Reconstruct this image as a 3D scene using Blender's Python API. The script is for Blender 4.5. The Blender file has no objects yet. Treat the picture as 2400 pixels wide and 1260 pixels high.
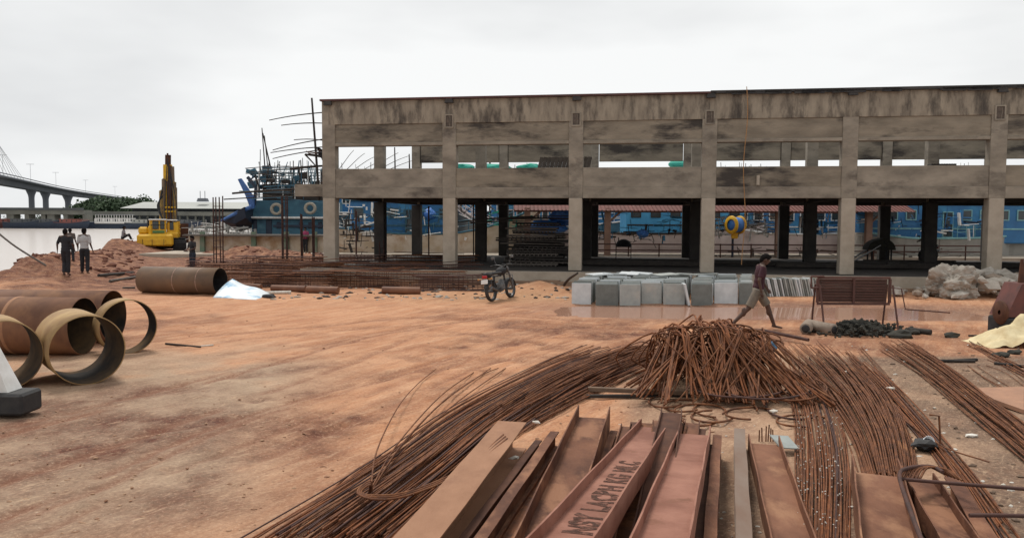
import bpy, bmesh, math, random
import numpy as np
from mathutils import Vector, Matrix, Euler, noise as mnoise
random.seed(7); rng = np.random.default_rng(7)
R = math.radians
S = bpy.context.scene; C = S.collection
# ------------------------------------------------------------------ camera
F = 1850.0; H = 2.35; PITCH = math.atan(110/F); ROLL = 0.005
cam = bpy.data.objects.new('camera', bpy.data.cameras.new('camera')); C.objects.link(cam)
cam.data.sensor_width = 36; cam.data.lens = F/2400*36; cam.data.clip_end = 6000; cam.data.clip_start = 0.05
_f = Vector((0, math.cos(PITCH), -math.sin(PITCH))); _r0 = Vector((1, 0, 0)); _u0 = _r0.cross(_f)
_r = _r0*math.cos(ROLL)+_u0*math.sin(ROLL); _u = _r.cross(_f)
CM = Matrix((_r, _u, -_f)).transposed()
cam.matrix_world = Matrix.Translation((0, 0, H)) @ CM.to_4x4()
S.camera = cam
# ------------------------------------------------------------------ sky, sun, exposure
S.view_settings.view_transform = 'Standard'; S.view_settings.look = 'None'
S.view_settings.exposure = 0.16; S.view_settings.gamma = 1.0
W = bpy.data.worlds.new('World'); S.world = W; W.use_nodes = True
nt = W.node_tree; N = nt.nodes; L = nt.links
bg = N['Background']
SUN_EL, SUN_AZ = 62, -25            # azimuth measured from +Y towards +X
sky = N.new('ShaderNodeTexSky'); sky.sky_type = 'NISHITA'; sky.sun_disc = False
sky.sun_elevation = R(SUN_EL); sky.sun_rotation = R(SUN_AZ)
hs = N.new('ShaderNodeHueSaturation'); hs.inputs['Saturation'].default_value = 0.05
L.new(sky.outputs[0], hs.inputs['Color'])
tc = N.new('ShaderNodeTexCoord'); mp = N.new('ShaderNodeMapping'); mp.inputs['Scale'].default_value = (0.8, 0.8, 2.6)
L.new(tc.outputs['Generated'], mp.inputs[0])
nz = N.new('ShaderNodeTexNoise'); nz.inputs['Scale'].default_value = 1.7; nz.inputs['Detail'].default_value = 5; nz.inputs['Roughness'].default_value = 0.5
L.new(mp.outputs[0], nz.inputs['Vector'])
cr = N.new('ShaderNodeValToRGB')
cr.color_ramp.elements[0].position = 0.36; cr.color_ramp.elements[0].color = (5.9, 6.02, 6.15, 1)
cr.color_ramp.elements[1].position = 0.62; cr.color_ramp.elements[1].color = (8.6, 8.7, 8.7, 1)
L.new(nz.outputs[0], cr.inputs[0])
mx = N.new('ShaderNodeMix'); mx.data_type = 'RGBA'; mx.inputs[0].default_value = 0.93
L.new(hs.outputs[0], mx.inputs[6]); L.new(cr.outputs[0], mx.inputs[7])
L.new(mx.outputs[2], bg.inputs[0]); bg.inputs[1].default_value = 0.1
sun = bpy.data.objects.new('sun', bpy.data.lights.new('sun', 'SUN')); C.objects.link(sun)
sun.data.energy = 2.2; sun.data.angle = R(18); sun.data.color = (1, .95, .88)
_sd = Vector((math.sin(R(SUN_AZ))*math.cos(R(SUN_EL)), math.cos(R(SUN_AZ))*math.cos(R(SUN_EL)), math.sin(R(SUN_EL))))
sun.rotation_euler = (-_sd).to_track_quat('-Z', 'Y').to_euler()

# ------------------------------------------------------------------ helpers
def ray(px, py):
    return (CM @ Vector(((px-1200)/F, -(py-630)/F, -1)))
def G(px, py, z=0.0):                      # a measured picture point -> world point at height z
    d = ray(px, py); t = (z-H)/d.z
    return Vector((d.x*t, d.y*t, z))
def P(px, py, y):                          # ... -> world point at distance y
    d = ray(px, py); t = y/d.y
    return Vector((d.x*t, y, H+d.z*t))
def ss(a, b, v):
    t = np.clip((v-a)/(b-a), 0, 1); return t*t*(3-2*t)
def vnoise(x, y, seed=0):
    xi = np.floor(x).astype(np.int64); yi = np.floor(y).astype(np.int64); xf = x-xi; yf = y-yi
    def h(a, b):
        n = (a*374761393+b*668265263+seed*1442695041) & 0xffffffff
        n = ((n ^ (n >> 13))*1274126177) & 0xffffffff
        return ((n ^ (n >> 16)) & 0xffff)/65535.0
    u = xf*xf*(3-2*xf); v = yf*yf*(3-2*yf)
    return (h(xi, yi)*(1-u)+h(xi+1, yi)*u)*(1-v)+(h(xi, yi+1)*(1-u)+h(xi+1, yi+1)*u)*v
def fbm(x, y, oct=4, seed=0):
    x = np.asarray(x, float); y = np.asarray(y, float); s = 0; a = .5; t = 0
    for k in range(oct):
        s = s+a*vnoise(x*2**k+k*17.3, y*2**k+k*9.1, seed+k); t += a; a *= .5
    return s/t

MATS = {}
def mat(name, col, col2=None, rough=.8, scale=6, metal=0, bump=.0, stretch=(1, 1, 1), col3=None, detail=6, lo=.35, hi=.65, spec=.5, bscale=None, lo3=.55, hi3=.7, scale3=None):
    if name in MATS: return MATS[name]
    m = bpy.data.materials.new(name); m.use_nodes = True; n = m.node_tree.nodes; l = m.node_tree.links
    b = n['Principled BSDF']; b.inputs['Roughness'].default_value = rough; b.inputs['Metallic'].default_value = metal
    b.inputs['Specular IOR Level'].default_value = spec
    if col2 is None: col2 = tuple(c*.78 for c in col[:3])
    t = n.new('ShaderNodeTexCoord'); mpp = n.new('ShaderNodeMapping'); mpp.inputs['Scale'].default_value = stretch
    oi = n.new('ShaderNodeObjectInfo'); ad = n.new('ShaderNodeVectorMath'); ad.operation = 'ADD'
    mu = n.new('ShaderNodeMath'); mu.operation = 'MULTIPLY'; mu.inputs[1].default_value = 40
    l.new(oi.outputs['Random'], mu.inputs[0]); l.new(t.outputs['Object'], ad.inputs[0]); l.new(mu.outputs[0], ad.inputs[1])
    l.new(ad.outputs[0], mpp.inputs[0])
    nz = n.new('ShaderNodeTexNoise'); nz.inputs['Scale'].default_value = scale; nz.inputs['Detail'].default_value = detail; nz.inputs['Roughness'].default_value = .62
    l.new(mpp.outputs[0], nz.inputs['Vector'])
    r = n.new('ShaderNodeMapRange'); r.inputs[1].default_value = lo; r.inputs[2].default_value = hi
    l.new(nz.outputs[0], r.inputs[0])
    mx = n.new('ShaderNodeMix'); mx.data_type = 'RGBA'; l.new(r.outputs[0], mx.inputs[0])
    mx.inputs[6].default_value = (*col[:3], 1); mx.inputs[7].default_value = (*col2[:3], 1)
    out = mx.outputs[2]
    if col3 is not None:
        n3 = n.new('ShaderNodeTexNoise'); n3.inputs['Scale'].default_value = scale3 or scale*.31; n3.inputs['Detail'].default_value = 7; n3.inputs['Roughness'].default_value = .65
        l.new(mpp.outputs[0], n3.inputs['Vector'])
        r3 = n.new('ShaderNodeMapRange'); r3.inputs[1].default_value = lo3; r3.inputs[2].default_value = hi3; l.new(n3.outputs[0], r3.inputs[0])
        m3 = n.new('ShaderNodeMix'); m3.data_type = 'RGBA'; l.new(r3.outputs[0], m3.inputs[0]); l.new(out, m3.inputs[6]); m3.inputs[7].default_value = (*col3, 1)
        out = m3.outputs[2]
    l.new(out, b.inputs['Base Color'])
    if bump:
        nb = n.new('ShaderNodeTexNoise'); nb.inputs['Scale'].default_value = bscale or scale*4; nb.inputs['Detail'].default_value = 5
        l.new(mpp.outputs[0], nb.inputs['Vector'])
        bp = n.new('ShaderNodeBump'); bp.inputs['Strength'].default_value = bump; bp.inputs['Distance'].default_value = .02
        l.new(nb.outputs[0], bp.inputs['Height']); l.new(bp.outputs[0], b.inputs['Normal'])
    MATS[name] = m; return m

class MB:
    def __init__(s): s.v = []; s.f = []; s.sm = []
    def add(s, vs, fs, smooth=False):
        o = len(s.v); s.v += [tuple(v) for v in vs]
        for f in fs: s.f.append(tuple(i+o for i in f)); s.sm.append(smooth)
        return s
    def box(s, c, d, rot=None, taper=1.0, bev=0.0):
        c = Vector(c); hx, hy, hz = abs(d[0])/2, abs(d[1])/2, abs(d[2])/2
        M = rot if rot is not None else Matrix.Identity(3)
        if isinstance(M, (int, float)): M = Matrix.Rotation(M, 3, 'Z')
        if bev:
            b = min(bev, hx*.9, hy*.9, hz*.9); vs = []; fs = []
            # bevelled box: 24 verts
            idx = {}
            for sx in (-1, 1):
                for sy in (-1, 1):
                    for sz in (-1, 1):
                        for ax in range(3):
                            p = [sx*(hx-b), sy*(hy-b), sz*(hz-b)]
                            p[ax] = (sx*hx, sy*hy, sz*hz)[ax]
                            idx[(sx, sy, sz, ax)] = len(vs); vs.append(c+M @ Vector(p))
            for ax in range(3):
                a1, a2 = [(1, 2), (2, 0), (0, 1)][ax]
                for sg in (-1, 1):
                    q = []
                    for (p1, p2) in ((-1, -1), (1, -1), (1, 1), (-1, 1)):
                        k = [0, 0, 0]; k[ax] = sg; k[a1] = p1; k[a2] = p2; q.append(idx[(*k, ax)])
                    fs.append(q if sg > 0 else q[::-1])
                for p1 in (-1, 1):
                    for p2 in (-1, 1):
                        def g(w, ax_): k = [0, 0, 0]; k[ax] = w; k[a1] = p1; k[a2] = p2; return idx[(*k, ax_)]
                        fs.append([g(-1, a1), g(1, a1), g(1, a2), g(-1, a2)])
            for sx in (-1, 1):
                for sy in (-1, 1):
                    for sz in (-1, 1): fs.append([idx[(sx, sy, sz, a)] for a in range(3)])
            return s.add(vs, fs)
        vs = []
        for z in (-1, 1):
            k = taper if z > 0 else 1
            for x, y in ((-1, -1), (1, -1), (1, 1), (-1, 1)):
                vs.append(c+M @ Vector((x*hx*k, y*hy*k, z*hz)))
        return s.add(vs, [(0, 3, 2, 1), (4, 5, 6, 7), (0, 1, 5, 4), (1, 2, 6, 5), (2, 3, 7, 6), (3, 0, 4, 7)])
    def tube(s, pts, r, n=6, caps=True, smooth=True, closed=False, flat=1.0):
        pts = [Vector(p) for p in pts]; m = len(pts)
        if not hasattr(r, '__len__'): r = [r]*m
        vs = []; fs = []; ref = None
        for i, p in enumerate(pts):
            a = pts[i-1] if (i > 0 or closed) else p; b = pts[(i+1) % m] if (i < m-1 or closed) else p
            t = (b-a); t = t.normalized() if t.length > 1e-9 else Vector((0, 0, 1))
            if ref is None: ref = Vector((0, 0, 1)) if abs(t.z) < .9 else Vector((0, 1, 0))
            x = ref.cross(t)
            if x.length < 1e-4: x = Vector((1, 0, 0)).cross(t)
            x.normalize(); y = t.cross(x); ref = y
            for k in range(n):
                an = 2*math.pi*k/n; vs.append(p+x*math.cos(an)*r[i]+y*math.sin(an)*r[i]*flat)
        for i in range(m if closed else m-1):
            j = (i+1) % m
            for k in range(n):
                k2 = (k+1) % n; fs.append((i*n+k, i*n+k2, j*n+k2, j*n+k))
        s.add(vs, fs, smooth)
        if caps and not closed: s.add(vs[:n], [tuple(range(n))[::-1]]); s.add(vs[-n:], [tuple(range(n))])
        return s
    def lathe(s, prof, M=Matrix.Identity(4), n=24, smooth=True, a0=0, a1=2*math.pi):
        vs = []; fs = []; full = abs(a1-a0-2*math.pi) < 1e-6; nn = n if full else n+1
        for (r, z) in prof:
            for k in range(nn):
                a = a0+(a1-a0)*k/n; vs.append(M @ Vector((r*math.cos(a), r*math.sin(a), z)))
        for i in range(len(prof)-1):
            for k in range(n):
                k2 = (k+1) % nn if full else k+1
                fs.append((i*nn+k, i*nn+k2, (i+1)*nn+k2, (i+1)*nn+k))
        return s.add(vs, fs, smooth)
    def prism(s, poly, h, M=Matrix.Identity(4)):
        n = len(poly); vs = [M @ Vector((x, y, 0)) for x, y in poly]+[M @ Vector((x, y, h)) for x, y in poly]
        fs = [tuple(range(n))[::-1], tuple(range(n, 2*n))]+[(i, (i+1) % n, n+(i+1) % n, n+i) for i in range(n)]
        return s.add(vs, fs)
    def ball(s, c, r, n=10, m=7, M=None):
        c = Vector(c); r = Vector(r) if hasattr(r, '__len__') else Vector((r, r, r)); vs = []; fs = []
        for i in range(m+1):
            th = math.pi*i/m
            for k in range(n):
                a = 2*math.pi*k/n; p = Vector((r.x*math.sin(th)*math.cos(a), r.y*math.sin(th)*math.sin(a), r.z*math.cos(th)))
                vs.append(c+(M @ p if M else p))
        for i in range(m):
            for k in range(n): fs.append((i*n+k, (i+1)*n+k, (i+1)*n+(k+1) % n, i*n+(k+1) % n))
        return s.add(vs, fs, True)
    def rock(s, c, r, seed=0, sub=2, jag=.55, flat=False):
        bm = bmesh.new(); bmesh.ops.create_icosphere(bm, subdivisions=sub, radius=1)
        r = Vector(r) if hasattr(r, '__len__') else Vector((r, r, r)); c = Vector(c); off = Vector((seed*3.1, seed*1.7, seed*.9))
        vs = []
        for v in bm.verts:
            k = 1+jag*mnoise.noise(v.co*1.3+off)+jag*.5*mnoise.noise(v.co*3.1+off)+(jag*.3*mnoise.noise(v.co*8+off)+jag*.15*mnoise.noise(v.co*19+off) if sub > 2 else 0)
            p = v.co*k
            if flat: p = Vector((max(-.8, min(.8, p.x)), max(-.8, min(.8, p.y)), max(-.75, min(.75, p.z))))
            vs.append(c+Vector((p.x*r.x, p.y*r.y, p.z*r.z)))
        fs = [tuple(v.index for v in f.verts) for f in bm.faces]; bm.free()
        return s.add(vs, fs, sub > 5)
    def mesh(s, name):
        me = bpy.data.meshes.new(name); me.from_pydata(s.v, [], s.f)
        me.polygons.foreach_set('use_smooth', s.sm); me.update(); return me
    def build(s, name, m, parent=None, loc=None, rz=0):
        me = s.mesh(name); me.materials.append(m); return link(name, me, parent, loc, rz)
def link(name, me, parent=None, loc=None, rz=0):
    o = bpy.data.objects.new(name, me); C.objects.link(o)
    if parent is not None: o.parent = parent
    if loc is not None: o.location = loc
    if rz: o.rotation_euler = (0, 0, rz)
    return o
def tag(o, label=None, cat=None, group=None, kind=None):
    if label: o['label'] = label
    if cat: o['category'] = cat
    if group: o['group'] = group
    if kind: o['kind'] = kind
    elif cat: o['kind'] = 'thing'
    return o
def thing(name, label, cat, loc=(0, 0, 0), rz=0, group=None):
    return tag(link(name, None, None, loc, rz), label, cat, group)
def struct(o): o['kind'] = 'structure'; return o
KIDS = {}
def copy_thing(root, loc, rz, label, group=None):
    def cp(o, par):
        c = o.copy(); C.objects.link(c); c.parent = par
        for ch in list(o.children): cp(ch, c)
        return c
    r = cp(root, None); r.location = loc; r.rotation_euler = (0, 0, rz); r['label'] = label
    if group: r['group'] = group
    return r
def organic(mb, voxel, iters=4):
    me = mb.mesh('tmp'); o = bpy.data.objects.new('tmp', me); C.objects.link(o)
    r = o.modifiers.new('r', 'REMESH'); r.mode = 'VOXEL'; r.voxel_size = voxel; r.use_smooth_shade = True
    if iters: q = o.modifiers.new('s', 'SMOOTH'); q.factor = .5; q.iterations = iters
    dg = bpy.context.evaluated_depsgraph_get(); dg.update()
    nm = bpy.data.meshes.new_from_object(o.evaluated_get(dg)); bpy.data.objects.remove(o)
    return nm
def omesh(name, mb, m, parent, voxel=.012, iters=4):
    me = organic(mb, voxel, iters); me.materials.clear(); me.materials.append(m); me.name = name
    return link(name, me, parent)
def rot_to(d):     # matrix whose Z axis is d
    return Vector(d).to_track_quat('Z', 'Y').to_matrix()
def spline(pts, n):
    pts = [Vector(p) for p in pts]
    if len(pts) == 2: return [pts[0].lerp(pts[1], i/(n-1)) for i in range(n)]
    q = [pts[0]*2-pts[1]]+pts+[pts[-1]*2-pts[-2]]; out = []; m = len(pts)-1
    for i in range(n):
        t = i/(n-1)*m; k = min(int(t), m-1); t -= k; a, b, c, d = q[k:k+4]
        out.append(.5*((2*b)+(c-a)*t+(2*a-5*b+4*c-d)*t*t+(3*b-a-3*c+d)*t**3))
    return out

# ------------------------------------------------------------------ materials
M_conc = mat('weathered_concrete', (.32, .275, .218), (.185, .158, .125), .9, 1.3, bump=.5, col3=(.075, .06, .05), scale3=.9, lo3=.54, hi3=.74, bscale=9, stretch=(.8, 1, 1.5), detail=9)
M_conc_rec = mat('stained_recessed_concrete', (.285, .24, .182), (.165, .138, .105), .92, 1.2, bump=.5, col3=(.05, .042, .036), scale3=.62, lo3=.50, hi3=.62, bscale=9, stretch=(.55, 1, 1.7), detail=9)
M_conc_top = mat('streaked_top_concrete', (.33, .28, .215), (.17, .14, .108), .92, 2.2, bump=.5, col3=(.06, .05, .042), scale3=1.1, lo3=.5, hi3=.68, bscale=9, stretch=(1.5, 1, .45), detail=9)
M_conc_plain = mat('plain_concrete', (.42, .36, .29), (.33, .28, .22), .9, 2.0, bump=.25, bscale=18)
M_conc_dark = mat('shade_dark_concrete', (.055, .048, .042), (.03, .027, .025), .9, 1.6, bump=.3)  # same concrete darkened: interior shade painted into the colour
M_floor = mat('shade_dark_floor', (.06, .048, .04), (.03, .026, .023), .9, 2)  # shade under the slab painted into the floor colour
M_maroon = mat('maroon_sheet', (.10, .035, .03), (.06, .025, .022), .7, 3)
M_blackedge = mat('black_coping', (.025, .023, .025), (.05, .045, .04), .8, 4)
M_rust = mat('rusty_rod', (.20, .075, .03), (.085, .034, .018), .75, 9, spec=.3, col3=(.30, .13, .055), scale3=3)
M_rust2 = mat('fresh_rust_rod', (.26, .09, .03), (.125, .042, .018), .75, 9, spec=.3)
M_rustd = mat('dark_rust_mesh', (.085, .035, .025), (.045, .022, .018), .85, 6)
M_beam = mat('brown_rusted_beam', (.19, .082, .045), (.09, .037, .022), .75, 2.6, spec=.25, bump=.25, bscale=40, col3=(.27, .13, .072), scale3=2.4, lo3=.50, hi3=.62, stretch=(1, .5, 1), detail=9, lo=.38, hi=.6)
M_beamd = mat('dark_rusted_beam', (.12, .055, .034), (.07, .033, .023), .8, 4, bump=.1, spec=.2)
M_pink = mat('pink_primer_beam', (.34, .16, .11), (.21, .085, .055), .7, 2.4, spec=.3, bump=.15, bscale=40, col3=(.20, .085, .05), scale3=3.4, lo3=.57, hi3=.66, detail=9)
M_pipe_r = mat('rusty_pipe', (.22, .10, .052), (.13, .056, .032), .7, 1.8, bump=.06, stretch=(1, 1, .6), col3=(.33, .16, .07))
M_pipe_y = mat('ochre_pipe', (.40, .26, .11), (.28, .165, .075), .75, 3.5, bump=.15, col3=(.15, .085, .05), lo3=.52, hi3=.75)
M_pipe_in = mat('shade_dark_pipe_inside', (.035, .03, .027), (.018, .017, .017), .8, 2.5, spec=.1, col3=(.13, .08, .04), lo3=.45, hi3=.65)  # darkness inside the pipes painted in, with browner lit patches
M_black = mat('black_stuff', (.012, .012, .014), (.03, .03, .032), .8, 6)
M_rubber = mat('black_rubber', (.018, .018, .02), (.035, .033, .032), .75, 8, bump=.1)
M_stone = mat('grey_cut_stone', (.38, .40, .38), (.30, .32, .31), .7, 5, bump=.05, col3=(.42, .40, .36))
M_stone2 = mat('dark_cut_stone', (.17, .185, .175), (.13, .14, .13), .7, 5, bump=.05)
M_stone3 = mat('pale_cut_stone', (.60, .63, .64), (.50, .53, .54), .65, 5, bump=.05)
M_steel = mat('bare_metal', (.5, .5, .5), (.35, .35, .35), .35, 5, metal=.8)
M_yellow = mat('yellow_machine_paint', (.78, .46, .015), (.62, .33, .015), .5, 3, col3=(.2, .1, .03), lo3=.62, hi3=.8)
M_glassd = mat('dark_glass', (.03, .04, .045), (.05, .06, .06), .12, 2)
M_white = mat('white_paint', (.75, .75, .73), (.6, .59, .56), .6, 5, col3=(.35, .28, .22), lo3=.62, hi3=.8)
M_cream = mat('cream_hull', (.62, .52, .42), (.5, .38, .26), .7, 1.6, col3=(.33, .16, .06), lo3=.53, hi3=.7)
M_pinkhull = mat('pinkish_white_hull', (.70, .60, .57), (.58, .48, .45), .7, 1.2, col3=(.4, .3, .26), lo3=.6, hi3=.8)
M_greyhull = mat('grey_hull', (.32, .31, .28), (.25, .24, .22), .7, 1.2, col3=(.5, .46, .4))
M_blue = mat('blue_boat_paint', (.03, .17, .38), (.025, .13, .30), .55, 1.6, col3=(.06, .3, .5), lo3=.52, hi3=.7)
M_blue2 = mat('sky_blue_boat_paint', (.07, .34, .58), (.05, .26, .48), .55, 1.6)
M_blued = mat('navy_paint', (.02, .035, .065), (.015, .025, .045), .6, 1.6)
M_teal = mat('teal_net', (.02, .32, .22), (.02, .24, .2), .8, 3)
M_tealblue = mat('weathered_blue_paint', (.045, .14, .20), (.03, .09, .14), .7, 1.8, col3=(.10, .22, .26))
M_redroof = mat('red_brown_roof', (.16, .05, .04), (.11, .04, .03), .8, 2)
M_wood = mat('weathered_wood', (.20, .13, .085), (.12, .08, .055), .85, 5, stretch=(1, 1, .3))
M_woodd = mat('dark_wood', (.045, .036, .03), (.022, .018, .016), .85, 5)
M_woodm = mat('grey_plank', (.13, .11, .095), (.08, .066, .055), .85, 5)
M_rope = mat('orange_rope', (.42, .22, .08), (.3, .15, .06), .8, 20)
M_skin = mat('brown_skin', (.085, .042, .028), (.065, .033, .022), .6, 8)
M_hair = mat('black_hair', (.007, .006, .006), (.012, .01, .01), .95, 20, spec=.1)
M_cloth_m = mat('maroon_cloth', (.055, .013, .022), (.035, .01, .016), .9, 8)
M_cloth_g = mat('khaki_grey_cloth', (.19, .16, .12), (.14, .12, .10), .9, 14)
M_cloth_k = mat('black_cloth', (.014, .014, .018), (.022, .022, .026), .9, 8)
M_cloth_w = mat('checked_pale_cloth', (.48, .47, .46), (.36, .35, .35), .9, 30)
M_cloth_b = mat('beige_cloth', (.42, .33, .23), (.33, .26, .18), .9, 12)
M_cloth_r = mat('pink_cloth', (.35, .05, .12), (.25, .04, .1), .9, 12)
M_rub = mat('pale_broken_concrete', (.44, .40, .35), (.28, .25, .21), .9, 3, bump=.5, bscale=12)
M_coal = mat('black_spoil', (.02, .02, .017), (.045, .04, .028), .9, 8, bump=.4)
M_cyl = mat('cast_concrete', (.30, .24, .19), (.22, .17, .13), .9, 8, bump=.1)
M_sack = mat('cream_fabric', (.68, .58, .36), (.55, .43, .24), .9, 5, bump=.25)
M_bluetarp = mat('blue_tarp', (.03, .12, .42), (.04, .18, .5), .5, 3)
M_leaf = mat('dark_green_leaves', (.075, .115, .055), (.04, .07, .035), .8, .35, detail=3)
M_bark = mat('bark', (.09, .07, .05), (.06, .045, .035), .9, 3)
M_far_conc = mat('bridge_concrete', (.17, .18, .20), (.135, .145, .165), .85, .06)
M_far_conc2 = mat('old_jetty_concrete', (.22, .22, .19), (.15, .15, .13), .85, .15)
M_far_roof = mat('pale_sheet_roof', (.42, .43, .40), (.36, .37, .35), .8, .05)
M_far_dark = mat('shed_dark_wall', (.13, .14, .15), (.10, .11, .12), .85, .1)
M_litter = mat('pale_litter', (.7, .68, .62), (.5, .45, .38), .8, 9)

# ------------------------------------------------------------------ ground
def shore_left(y):                       # x of the river bank left of the yard
    return -21.5-(y-35)*.36
def zg(x, y):
    x = np.asarray(x, float); y = np.asarray(y, float)
    z = .03*(fbm(x*.45, y*.45, 3, 5)-.5)
    near = ss(4, 9, y)*1.0
    z = z+.035*(fbm(x*1.7, y*1.7, 4, 9)-.5)*(1-ss(2.2, 3.5, x)*(1-ss(14, 17, y)))
    z = z+.12*ss(31, 50, y)*ss(-7, -15, x)
    sl = shore_left(y)
    cl = fbm(x*.9, y*.9, 5, 3)
    z = z+(.15+.75*cl)*np.exp(-((x-sl-1.6)/2.4)**2)*ss(20, 30, y)*(1-.5*ss(40, 50, y))
    for (mx_, my_, mr, mh) in MOUNDS:
        d = np.hypot(x-mx_, (y-my_)*.8)
        z = z+mh*np.exp(-(d/mr)**2)*(.6+.8*fbm(x*1.3, y*1.3, 4, 21))
    # puddle hollow in front of the building
    pd = np.exp(-((x-7.0)/6.0)**4-((y-(21.3-.02*x))/1.55)**4)
    z = z-.14*pd*(.55+.9*fbm(x*.5, y*.9, 3, 31))
    # edge of land
    e = np.minimum(x-sl, 63+2*np.sin(x*.2)-y)
    z = z*ss(-.6, 1.2, e)-3.2*(1-ss(-2.5, .8, e))
    return z
def GZ(px, py):
    d = ray(px, py); t = 6.0
    while t < 75:
        z = H+d.z*t
        if z < float(zg(d.x*t, d.y*t)): break
        t += .15
    return Vector((d.x*t, d.y*t, float(zg(d.x*t, d.y*t))))
MOUNDS = []
for (px, py, mr, mh) in [(585, 612, 1.6, .75), (655, 618, 1.5, .55), (740, 622, 2.0, .5), (520, 606, 1.5, .4), (840, 628, 1.6, .3), (60, 640, 1.6, .35), (20, 655, 1.4, .45), (120, 622, 1.4, .3), (1262, 680, .95, .28), (1215, 690, .7, .15)]:
    p = G(px, py, 0); MOUNDS.append((p.x, p.y, mr, mh))
_p = P(288, 573, 54); MOUNDS.append((_p.x, _p.y, 1.9, .62)); MOUNDS.append((_p.x-2.5, _p.y-1, 1.5, .35))
ys = np.concatenate([np.geomspace(2.6, 40, 560), np.linspace(40.3, 72, 110)]); ts = np.linspace(-1, 1, 620)
YY, TT = np.meshgrid(ys, ts, indexing='ij'); XX = TT*(YY*.78+5)+.0*YY
ZZ = zg(XX, YY)
# surface kinds: 0 orange dirt .. concrete, red soil, dark mud, spoil
def pix(x, y, z=0):                      # approx. measured coordinates used to lay out soil patches in metres
    return x, y
n1 = fbm(XX*.22, YY*.22, 5, 41); n2 = fbm(XX*1.1, YY*1.1, 5, 55)
red = ss(.45, .68, n1*.6+n2*.4)*.7+ss(24, 31, YY)*ss(-3, -9, XX)*.9*ss(.3, .5, n2)
red = red+ss(25, 31, YY)*ss(-5, -9, XX)*.75+.6*np.exp(-((XX-shore_left(YY)-2)/4)**2)*ss(20, 30, YY)
for (a, b, w, k) in [((-3.0, 6.2), (-2.0, 14), .35, .5), ((-3.8, 7.0), (-.6, 20), .22, .9), ((-5.2, 8.5), (2.8, 19.5), .25, .7), ((-2.2, 5), (1.2, 16), .18, .55), ((-6.5, 9.5), (4.2, 17), .3, .6), ((-9, 19), (9, 16.5), .4, .5), ((-5.5, 12.5), (3.5, 18.8), .16, .8), ((-4.6, 6.0), (-3.4, 10.5), .12, .7)]:
    ax, ay = a; bx, by = b; dx, dy = bx-ax, by-ay; LL = math.hypot(dx, dy)
    s_ = ((XX-ax)*dx+(YY-ay)*dy)/LL; q = ((XX-ax)*dy-(YY-ay)*dx)/LL+ .9*np.sin(s_/LL*2.6+ax)+.5*(fbm(s_*.25, s_*0, 2, 60)-.5)
    g = np.exp(-(q/w)**2)+np.exp(-((q-1.5)/w)**2)
    g = g*ss(-1, 1, s_)*ss(LL+1, LL-1, s_)*k*ss(.38, .6, fbm(XX*1.4, YY*1.4, 4, 77))
    red = red+g*.42; ZZ = ZZ-.018*g
conc = ss(.46, .6, fbm(XX*.3+3, YY*.3, 4, 91))*.45*ss(-1, -4.5, XX)*ss(17, 11, YY)+.9*ss(-1.6, -3.8, XX+.22*(YY-9))*ss(16, 12.5, YY)*ss(4, 7, YY)*ss(.28, .52, n2*.6+n1*.5)
pad = ss(1.1, 1.5, XX-.10*(YY-8)+.3*(n2-.5))*ss(14.2, 13.6, YY+.3*(n2-.5))
conc = np.maximum(conc, pad*(.72+.4*(n1-.5)))
dirty = pad*ss(4.9, 6.2, XX-(13.4-YY)*(-.18)+1.5*(n2-.5))*.8
dirty = np.maximum(dirty, pad*ss(7.4, 6.6, YY)*ss(1.5, 2.2, XX)*.95)
dirty = np.maximum(dirty, .8*ss(18.5, 20.5, YY)*ss(1.6, 3.5, XX)*ss(23.5, 22, YY)*.7)
dirty = np.maximum(dirty, ss(26, 34, YY)*ss(-11, -4, XX)*.9)
mud = np.exp(-((XX-7.2)/6.4)**4-((YY-21.3)/2.2)**4)
sand = np.exp(-((XX+.2)/3.2)**2-((YY-24.5)/2.0)**2)*.9
ZZ = ZZ+(.022*(fbm(XX*5, YY*5, 3, 111)-.5)+.05*(fbm(XX*2.2, YY*2.2, 3, 115)-.5)*ss(16, 26, YY))*(1-ss(-.4, .8, 1.6-np.abs(YY-21.3))*ss(-.5, .5, 7.5-np.abs(XX-7)))
grid = []
rut = np.zeros_like(XX)
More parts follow.
